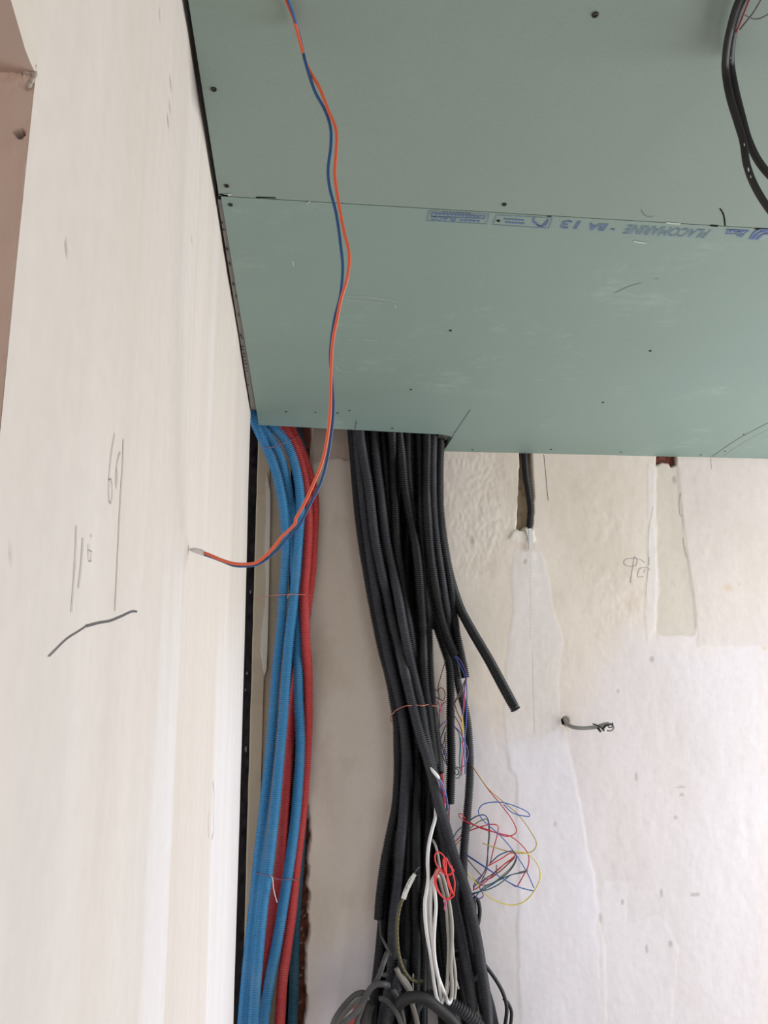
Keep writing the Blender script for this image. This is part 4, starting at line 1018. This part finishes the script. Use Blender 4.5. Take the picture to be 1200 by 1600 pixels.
# white coiled cable hanging in front of the bundle
yc = 1.672
coil = []
W5 = lambda x, y, d=0.0: (570 + x / 5.0, 1380 + y / 5.0, yc + d)
lines = [(681, 1262, 1.70), (680, 1278, 1.69), (675, 1297, yc), (670, 1320, yc), (668, 1345, yc), (669, 1372, yc - .004), (666, 1395, yc - .006), W5(470, 130, -.006), W5(470, 250, -.006), W5(485, 400, -.006), W5(510, 540, -.006), W5(530, 680, -.006), W5(545, 800, -.006), W5(565, 900, -.006), W5(588, 940, -.006), W5(612, 915, -.004), W5(640, 800, .004), W5(650, 660, .008),
         W5(655, 480, .010), W5(645, 300, .010), W5(630, 150, .010), W5(600, 20, .010), (684, 1368, yc + .006), (678, 1370, yc), (671, 1385, yc - .002), W5(492, 120, 0), W5(488, 280, 0), W5(510, 440, 0), W5(530, 580, 0), W5(570, 720, 0), W5(610, 830, 0), W5(640, 910, 0), W5(662, 945, 0), W5(690, 920, .004), W5(705, 840, .008), W5(705, 700, .010), W5(688, 560, .012),
         W5(672, 380, .012), W5(655, 220, .014), W5(625, 90, .014), (688, 1374, yc + .010), (681, 1366, yc + .004), (676, 1378, yc), W5(520, 60, -.004), W5(515, 200, -.004), W5(520, 350, -.004), W5(530, 500, -.004), W5(545, 640, -.004), W5(590, 780, -.006), W5(630, 880, -.008), W5(655, 940, -.008), W5(672, 915, -.004), W5(682, 800, .002), W5(672, 640, .006), W5(680, 480, .006),
         W5(682, 330, .006), W5(665, 180, .008), W5(640, 60, .008), (690, 1366, yc + .006), (683, 1361, yc), (679, 1375, yc - .006), W5(548, 60, -.008), W5(556, 180, -.008), W5(548, 300, -.008), W5(540, 450, -.008), W5(548, 600, -.008), W5(575, 740, -.008), W5(592, 860, -.004), W5(600, 915, 0), W5(635, 870, .008), W5(655, 760, .014)]
CP, _ = spline(px_path(lines), .004)
coil_thing = empty('coiled_cable', tuple(CP.mean(0)))
def mid_px(p): d = p - CAM; return 600 + F_PX * (d @ RGT) / (d @ FWD), 800 - F_PX * (d @ UPV) / (d @ FWD)
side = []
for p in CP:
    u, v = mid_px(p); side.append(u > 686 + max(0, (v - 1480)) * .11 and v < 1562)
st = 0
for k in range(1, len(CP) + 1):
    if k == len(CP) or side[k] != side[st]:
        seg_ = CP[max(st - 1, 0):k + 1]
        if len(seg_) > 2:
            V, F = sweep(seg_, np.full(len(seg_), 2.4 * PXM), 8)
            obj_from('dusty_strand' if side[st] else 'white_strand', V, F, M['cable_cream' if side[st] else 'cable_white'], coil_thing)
        st = k
tag(coil_thing, 'white cable coiled in long loops in front of the black conduits', 'cable')
strand = px_path([(676, 1312, 1.71), (680, 1320, 1.70), (684, 1334, 1.695), (687, 1352, 1.69), (690, 1372, 1.69), (695, 1400, 1.69), (700, 1430, 1.69), (706, 1460, 1.69), (709, 1500, 1.69), (712, 1530, 1.688), (716, 1545, 1.69)])
tag(wire('white_cable', strand, 1.7 * PXM, M['cable_cream']), 'dusty thin white cable running behind the red coil down to the right', 'cable')
# white taped end with three cores, above the coil
te = empty('taped_cable_end', tuple(at_y(673, 1200, 1.69)))
wire('white_tip', px_path([(672.5, 1199, 1.640), (676, 1204, 1.640), (681, 1210, 1.642), (686, 1216, 1.646)]), 2.4 * PXM, M['cable_white'], te, 10, .002, taper=(.35, .9, 1.0, 1.05, .8))
wire('core', px_path([(685, 1215, 1.646), (690, 1222, 1.65), (694, 1232, 1.66), (698, 1245, 1.70), (700, 1262, 1.74)]), .8 * PXM, M['w_sky'], te)
wire('core', px_path([(685, 1216, 1.647), (688, 1224, 1.65), (692, 1235, 1.66), (697, 1250, 1.70), (700, 1268, 1.74)]), .8 * PXM, M['w_purple'], te)
wire('core', px_path([(684, 1216, 1.648), (686, 1226, 1.66), (687, 1240, 1.69), (688, 1258, 1.71)]), 1.1 * PXM, M['cable_cream'], te)
tag(te, 'white taped cable end with blue and purple cores above the white coil', 'cable')
for k, dx in enumerate((0, 2.2, 4.2)):
    tag(wire('red_wire', px_path([(686 + dx, 1205, 1.735), (689 + dx * .8, 1222, 1.73), (692 + dx * .6, 1240, 1.725), (693 + dx * .4, 1256, 1.725), (691.5 + dx * .3, 1272, 1.73)]), .95 * PXM, M['w_scarlet' if k % 2 else 'w_red']), 'red wire falling from a cut conduit above the white coil, %s of three' % ('left', 'middle', 'right')[k], 'wire', 'red wires from the cut conduit')
# red coil of thin wire
rc_ = lambda pts, d=0.0: [(655 + p[0] / 12.0, 1320 + p[1] / 12.0, 1.655 + d + 0.0001 * p[0] / 12) for p in pts]
red1 = rc_([(640, 930), (600, 840), (555, 720), (520, 600), (490, 450), (465, 320), (470, 250), (500, 240), (545, 330), (600, 440), (650, 480), (610, 530), (540, 560), (470, 550), (400, 480), (330, 380), (295, 270), (300, 180), (345, 130), (410, 160), (470, 230), (500, 330), (505, 480), (520, 620), (540, 740), (590, 850), (640, 920), (660, 820), (665, 690), (640, 580), (600, 440), (550, 340), (500, 260), (455, 260), (450, 350), (480, 480), (520, 560), (580, 760), (630, 900)])
red2 = rc_([(440, 460), (390, 480), (340, 560), (310, 680), (330, 780), (380, 900), (450, 990), (540, 1030), (610, 990), (655, 940), (600, 870), (560, 1010), (500, 1020), (400, 940), (330, 830), (285, 700), (295, 560), (320, 460), (370, 440), (440, 470), (520, 560), (590, 560), (620, 470), (600, 380)], .004)
tag(wire('coiled_wire', px_path(red1), 1.0 * PXM, M['w_scarlet'], None, 7, .003), 'coil of thin bright red wire in front, upper loops', 'wire')
tag(wire('coiled_wire', px_path(red2), 1.0 * PXM, M['w_scarlet'], None, 7, .003), 'coil of thin pinkish red wire hanging over the white coil, lower loop', 'wire')
tag(wire('thin_wire', px_path(rc_([(470, 1010), (455, 1060), (480, 1090), (520, 1060), (500, 1120), (470, 1180), (490, 1240)], .002)), .8 * PXM, M['w_pink'], None, 6), 'pink wire end twisted below the red coil', 'wire')

# olive cable with handwritten white sleeve
oc = empty('labelled_cable', tuple(at_y(628, 1405, 1.69)))
ob = px_path([(647, 1371, 1.682), (641, 1380, 1.680), (635, 1393, 1.680), (629, 1405, 1.680), (624, 1420, 1.680), (621, 1440, 1.680), (620.5, 1462, 1.680), (623, 1490, 1.680), (630, 1513, 1.680), (641, 1529, 1.682), (650, 1533, 1.684), (660, 1533, 1.69)])
wire('cable_sheath', ob, 2.6 * PXM, M['olive'], oc, 10)
wire('bared_core', px_path([(646, 1372, 1.682), (650, 1361, 1.682), (655.5, 1354.5, 1.684)]), .9 * PXM, M['w_grey'], oc, 6)
slv = wire('name_sleeve', px_path([(648.5, 1365.5, 1.680), (645, 1371, 1.680), (639, 1382, 1.679), (634.5, 1392, 1.679), (630.5, 1404, 1.680)]), 3.5 * PXM, M['sleeve'], oc, 12, .002, taper=(.75, 1, 1, 1, 1))
slv['label'] = 'white sleeve with handwriting'
SL = lambda pts: [at_y(615 + p[0] / 20.0, 1340 + p[1] / 20.0, 1.679 - 3.6 * PXM) for p in pts]
strokes = [[(375, 905), (350, 960), (340, 1010), (345, 1045), (380, 1045)], [(400, 900), (380, 960), (410, 1000), (430, 950), (400, 905)], [(400, 870), (440, 890), (430, 850), (400, 860)], [(430, 800), (470, 830), (490, 810)], [(445, 770), (490, 780)], [(470, 715), (510, 740)], [(490, 700), (520, 735)], [(515, 645), (550, 680)], [(545, 640), (530, 670)]]
V, F = join_vf([ribbon_vf(SL(s), .0007, NY) for s in strokes])
hw = link('handwriting', py_mesh('handwriting', V, F), M['ink']); hw.parent = oc; hw.matrix_parent_inverse = Matrix.Translation(-Vector(oc.location))
obs, _ = spline(ob[3:], .0085)
V, F = join_vf([ribbon_vf([p + np.array([.0012, -2.62 * PXM, 0]), p + (q - p) * .55 + np.array([.0012, -2.62 * PXM, 0])], .0014, NY) for p, q in zip(obs[:-3], obs[1:-2])])
yp = link('printed_dashes', py_mesh('printed_dashes', V, F), M['yellow_print']); yp.parent = oc; yp.matrix_parent_inverse = Matrix.Translation(-Vector(oc.location))
tag(oc, 'olive cable with handwritten white name sleeve hanging before the conduits', 'cable')

# dark cable from the cut left conduit
tag(wire('dark_cable', px_path([(594, 1425, g3), (594, 1445, g3 - .002), (595.5, 1460, g3 - .012), (601, 1474, g4 - .020), (606, 1484, g4 - .026), (611.5, 1493.5, g4 - .028)]), 1.8 * PXM, M['cable_grey'], None, 8), 'dark wire poking down out of the cut left conduit', 'cable')

# dusty cables bent over at the foot of the bundle
Z6 = lambda pts, Y: px_path([(500 + p[0] / 6.0, 1460 + p[1] / 6.0, Y + (p[2] if len(p) > 2 else 0)) for p in pts])
FG = 'conduits and cables bent over at the foot of the bundle'
foot = [
    ([(630, 170, .02), (595, 270), (560, 370), (525, 440), (470, 520), (420, 620), (370, 750), (335, 850), (320, 1000)], 1.66, 3.4, 'cable_grey', 'grey cable slanting down left out of the bundle foot'),
    ([(640, 480, .02), (600, 468), (540, 465), (490, 492), (445, 550), (400, 640), (350, 715), (260, 800), (190, 870), (150, 1000)], 1.64, 4.0, 'cable_grey', 'thick dusty grey cable bending over the bundle foot to the left'),
    ([(450, 560), (400, 548), (340, 562), (260, 630), (180, 730), (125, 830), (100, 960)], 1.66, 3.6, 'cable_grey', 'outermost dusty grey cable arching far left at the bottom'),
    ([(440, 590), (390, 600), (320, 650), (240, 730), (170, 830), (140, 960)], 1.675, 3.2, 'cable_taupe', 'inner taupe cable arching left at the bottom'),
    ([(410, 610), (375, 660), (330, 740), (290, 850), (270, 960)], 1.69, 5.0, 'red', 'red cable glimpsed under the grey arches at the bottom left'),
    ([(550, 603), (575, 600), (620, 618), (690, 690), (735, 770), (765, 860), (780, 980)], 1.655, 3.3, 'cable_grey', 'grey cable with a rounded cut end at the bottom'),
    ([(680, 515), (710, 560), (745, 640), (770, 750), (785, 860), (790, 980)], 1.665, 3.6, 'cable_grey', 'dark grey cable beside the one with the rounded end'),
    ([(715, 315), (745, 380), (800, 470), (850, 555), (872, 680), (905, 800), (930, 960)], 1.675, 3.6, 'cable_taupe', 'taupe cable falling below the labelled cable'),
    ([(760, 380), (800, 430), (840, 500), (865, 560)], 1.682, 3.4, 'cable_lightgrey', 'short light grey cable end below the labelled cable'),
    ([(875, 370), (872, 460), (870, 560)], 1.685, 1.3, 'cable_lightgrey', 'thin pale upright wire below the labelled cable'),
    ([(745, 660, .01), (765, 625), (840, 592), (920, 590), (1000, 612), (1080, 668), (1150, 730), (1230, 800), (1320, 920)], 1.635, 7.2, 'cable_black', 'broad black cable arching in front at the bottom centre'),
    ([(560, 330, .02), (600, 380), (640, 370)], 1.70, 3.0, 'cable_grey', 'short dark cable bend tucked behind the left bottom conduit'),
    ([(470, 640), (440, 720), (420, 860), (410, 980)], 1.70, 8.0, 'cable_grey', 'wide dusty dark sheath at the bottom left'),
]
for pts, Y, rp, mt_k, lab in foot:
    tag(wire('bent_cable', Z6(pts, Y), rp * PXM * .96, M[mt_k], None, 10), lab, 'cable', FG)
Z5 = lambda pts, Y: px_path([(570 + p[0] / 5.0, 1380 + p[1] / 5.0, Y + (p[2] if len(p) > 2 else 0)) for p in pts])
right = [
    ([(800, 490, .03), (850, 525, .02), (890, 575), (940, 640), (1020, 750), (1080, 860), (1108, 970), (1100, 1080), (1080, 1180)], 1.75, 2.6, 'cable_black', 'dark cable bowing out right of the bundle foot'),
    ([(1085, 900), (1120, 940), (1145, 1000), (1142, 1080), (1125, 1180)], 1.755, 2.4, 'cable_black', 'second dark cable bowing out at the lower right, outer one'),
    ([(800, 560), (840, 590), (870, 630), (882, 680)], 1.765, 1.6, 'cable_grey', 'thin grey cable curving behind the crossing conduit'),
    ([(560, 540), (600, 533), (645, 538), (720, 520), (800, 480)], 1.765, 2.4, 'cable_black', 'black cable passing behind the white coil, upper'),
    ([(555, 572), (600, 578), (650, 582), (730, 590), (800, 550)], 1.77, 2.6, 'cable_black', 'black cable passing behind the white coil, lower'),
    ([(850, 110), (880, 130), (897, 200), (890, 290), (860, 380), (820, 450)], 1.765, 3.0, 'cable_black', 'black cable looped behind the crossing conduit, outer'),
    ([(852, 115), (860, 180), (855, 280), (830, 360)], 1.76, 2.6, 'cable_black', 'black cable looped behind the crossing conduit, inner'),
    ([(835, 740), (858, 752), (885, 725), (890, 800), (905, 900), (925, 1000), (935, 1100)], 1.735, 3.4, 'cable_grey', 'dusty grey cable between the two right conduits at the bottom'),
    ([(870, 1000), (900, 1050), (910, 1110)], 1.72, 3.0, 'cable_taupe', 'taupe cable stub between the right conduits at the bottom edge'),
]
for pts, Y, rp, mt_k, lab in right:
    tag(wire('bent_cable', Z5(pts, Y), rp * PXM, M[mt_k], None, 9), lab, 'cable', FG)

# ------------------------------------------------------------------ thin coloured wires
T4 = lambda pts, Y: px_path([(600 + p[0] / 4.286, 1180 + p[1] / 4.286, Y + (p[2] if len(p) > 2 else 0)) for p in pts])
TG = 'thin coloured wires tangled right of the bundle'
tangle = [
    ([(575, 55, .03), (600, 85), (700, 225), (790, 305), (900, 400), (985, 515), (1022, 595), (995, 643), (900, 656), (780, 630), (662, 590)], 1.735, 'w_gold', 'yellow wire sweeping out right and curling back to a free end'),
    ([(860, 642), (960, 660), (1030, 735), (1047, 810), (1012, 900), (940, 980), (860, 1003), (760, 980), (680, 930), (620, 860), (555, 785)], 1.725, 'w_yellow', 'yellow wire making the lowest wide loop of the tangle'),
    ([(580, 60, .03), (605, 95), (700, 232), (790, 340), (870, 455), (886, 515), (830, 543), (700, 500), (560, 450), (505, 412), (500, 392), (522, 396), (542, 425)], 1.745, 'w_red', 'dark red wire dropping right then doubling back to a small hook'),
    ([(800, 330), (860, 385), (935, 407), (978, 408), (965, 385), (900, 350), (800, 318), (720, 315), (655, 335), (632, 378), (655, 425), (700, 470), (780, 540), (850, 620), (900, 690), (960, 790), (1004, 888)], 1.73, 'w_blue', 'blue wire with the topmost narrow loop at the right'),
    ([(575, 435, .02), (630, 405), (675, 402), (700, 440), (706, 520), (700, 610), (690, 700), (680, 760), (640, 830), (598, 890)], 1.74, 'w_navy', 'navy wire arching over then falling straight down'),
    ([(560, 510, .02), (640, 482), (720, 463), (762, 472), (760, 525), (738, 610), (708, 735)], 1.75, 'w_red', 'red wire with a square bend in the middle of the tangle'),
    ([(560, 440, .02), (650, 490), (780, 525), (850, 545), (920, 600), (967, 668), (966, 740), (930, 812), (892, 880)], 1.738, 'w_red', 'red wire bowing out right to a pink end'),
    ([(545, 660, .02), (680, 750), (800, 830), (900, 882), (1002, 910)], 1.73, 'w_blue', 'blue wire slanting straight down to the right'),
    ([(545, 665, .02), (640, 728), (760, 805), (885, 882)], 1.742, 'w_purple', 'purple wire slanting down beside the straight blue one'),
    ([(712, 722), (780, 665), (868, 645), (887, 690), (850, 765), (760, 842), (680, 892), (592, 935)], 1.722, 'w_navy', 'navy wire with a rounded bend near the yellow end'),
    ([(700, 740), (790, 690), (850, 655), (880, 665), (800, 735), (720, 812), (640, 880), (595, 905)], 1.75, 'w_scarlet', 'scarlet wire with a narrow hairpin in the tangle'),
    ([(938, 782), (850, 802), (760, 842), (660, 892), (610, 955), (600, 975)], 1.715, 'w_teal', 'teal wire with a bared grey end pointing right'),
    ([(560, 795), (600, 830), (650, 870), (720, 860), (800, 800), (860, 740), (885, 690)], 1.757, 'w_green', 'olive green wire low in the tangle'),
    ([(565, 500), (640, 442), (690, 430), (702, 520), (695, 620), (690, 760), (655, 835)], 1.755, 'w_green', 'olive green wire running down beside the navy one'),
    ([(560, 700), (620, 770), (690, 830), (760, 790), (840, 720), (880, 680)], 1.76, 'w_brown', 'brown wire bent into a shallow V in the tangle'),
    ([(590, 930), (640, 960), (665, 940), (640, 880), (700, 810)], 1.72, 'w_purple', 'purple wire curling at the lower left of the tangle'),
    ([(600, 900), (610, 850), (660, 800), (690, 750)], 1.735, 'w_purple', 'short purple wire rising from the conduit end'),
    ([(755, 735), (752, 760), (756, 792)], 1.715, 'w_grey', 'short grey stub standing in the tangle'),
    ([(590, 925), (680, 905), (760, 870), (850, 800)], 1.765, 'w_teal', 'teal wire lying lowest along the tangle'),
    ([(595, 880), (660, 840), (720, 800), (800, 735), (870, 690)], 1.77, 'w_brown', 'brown wire rising to the right at the back of the tangle'),
    ([(460, 560), (490, 510), (520, 480)], 1.755, 'w_teal', 'short teal wire between the hanging conduits'),
    ([(465, 590), (500, 555), (530, 520)], 1.758, 'w_pink', 'short pink wire between the hanging conduits'),
    ([(470, 610), (500, 580), (520, 560)], 1.76, 'w_yellow', 'short yellow wire between the hanging conduits'),
    ([(440, 300), (438, 400), (437, 490)], 1.748, 'w_red', 'red wire hanging from the cut clear conduit'),
    ([(420, 300), (418, 360), (415, 440)], 1.75, 'w_teal', 'teal wire hanging from the cut clear conduit'),
    ([(432, 300), (430, 380), (428, 470)], 1.752, 'w_brown', 'brown wire hanging from the cut clear conduit'),
]
for pts, Y, mk, lab in tangle:
    tag(wire('thin_wire', T4(pts, Y), .80 * PXM, M[mk], None, 6, .004), lab, 'wire', TG)
tag(wire('bared_end', T4([(905, 787), (935, 782), (962, 774)], 1.712), 1.5 * PXM, M['w_grey'], None, 7), 'thicker grey tip at the right end of the teal wire', 'wire')
T5 = lambda pts, Y: px_path([(640 + p[0] / 5.0, 900 + p[1] / 5.0, Y + (p[2] if len(p) > 2 else 0)) for p in pts])
UG = 'thin wires hanging between the cut conduits'
upper = [
    ([(285, 650), (262, 720), (240, 800), (222, 880), (232, 940), (225, 970)], 1.745, 'w_brown', 'brown wire falling left from the cut conduit'),
    ([(200, 885), (225, 905), (232, 875), (262, 880), (277, 930), (262, 975), (230, 955), (205, 950)], 1.742, 'w_brown', 'brown wire curled in a small loop right of the tie'),
    ([(290, 975), (250, 1010), (232, 1080), (235, 1160), (230, 1200)], 1.745, 'w_brown', 'brown wire arching down beside the tie'),
    ([(215, 980), (238, 1010), (240, 1060), (220, 1085)], 1.742, 'w_pink', 'small pinkish wire hook beside the tie end'),
    ([(205, 1050), (222, 1150), (240, 1270), (245, 1400), (252, 1540)], 1.75, 'w_grey', 'grey wire running down along the bundle edge'),
    ([(290, 1130), (250, 1160), (218, 1215)], 1.738, 'w_purple', 'purple wire end at the left of the clear conduit'),
    ([(285, 1160), (262, 1220), (240, 1290), (270, 1380), (295, 1470)], 1.75, 'w_navy', 'navy wire weaving left of the clear conduit'),
    ([(280, 1220), (268, 1300), (245, 1340), (262, 1420), (296, 1480)], 1.755, 'w_brown', 'brown wire weaving left of the clear conduit'),
    ([(275, 1240), (280, 1330), (262, 1400)], 1.757, 'w_gold', 'short gold wire left of the clear conduit'),
    ([(240, 1300), (275, 1350), (290, 1410)], 1.748, 'w_purple', 'short purple wire left of the clear conduit'),
    ([(360, 620), (395, 660), (430, 730), (445, 790), (432, 870), (420, 1000), (418, 1100)], 1.70, 'w_purple', 'purple wire bowing out of the slanted conduit cut'),
    ([(352, 625), (380, 670), (415, 740), (440, 810), (448, 920), (446, 1050), (440, 1180), (430, 1300), (428, 1420), (436, 1500), (432, 1545)], 1.702, 'w_blue', 'long blue wire from the slanted conduit cut'),
    ([(440, 800), (425, 860), (395, 930), (365, 970), (345, 1010)], 1.715, 'w_brown', 'brown wire slanting left from the right edge conduit'),
    ([(436, 810), (400, 890), (370, 950), (345, 1000), (345, 1040)], 1.72, 'w_grey', 'grey wire slanting left from the right edge conduit'),
    ([(436, 830), (430, 930), (425, 1020), (415, 1120), (420, 1230)], 1.718, 'w_red', 'red wire hanging straight from the right edge conduit'),
    ([(352, 1000), (375, 1070), (400, 1120), (418, 1160)], 1.73, 'w_brown', 'brown wire crossing towards the rightmost conduit'),
    ([(410, 1080), (412, 1150), (416, 1235)], 1.712, 'w_yellow', 'short yellow wire hanging right of the clear conduit'),
    ([(350, 1095), (385, 1150), (410, 1230), (418, 1300)], 1.725, 'w_brown', 'second brown wire crossing towards the rightmost conduit'),
    ([(345, 1170), (385, 1210), (425, 1280), (452, 1350), (455, 1400), (440, 1470), (432, 1530)], 1.71, 'w_purple', 'violet wire bowing in front of the rightmost conduit'),
    ([(352, 1180), (385, 1230), (395, 1330), (388, 1440), (395, 1540), (380, 1580), (348, 1575)], 1.735, 'w_teal', 'teal wire turning in a hook at the bottom'),
    ([(410, 1290), (420, 1360), (412, 1440), (408, 1540), (402, 1560)], 1.72, 'w_red', 'red wire in the lower hanging group'),
    ([(400, 1260), (402, 1380), (405, 1500), (412, 1555)], 1.728, 'w_sky', 'light blue wire in the lower hanging group'),
    ([(352, 1500), (375, 1510), (385, 1540), (362, 1555), (350, 1530)], 1.735, 'w_black', 'black wire curl at the bottom of the hanging group'),
    ([(360, 1490), (395, 1500), (430, 1480)], 1.738, 'w_grey', 'grey wire curl at the bottom of the hanging group'),
]
for pts, Y, mk, lab in upper:
    tag(wire('thin_wire', T5(pts, Y), .78 * PXM, M[mk], None, 6, .004), lab, 'wire', UG)
tag(wire('thin_wire', T5([(350, 312, .04), (370, 316), (398, 314)], 1.745), .5 * PXM, M['w_brown'], None, 6), 'tiny brown wire bridging to the free black conduit', 'wire')
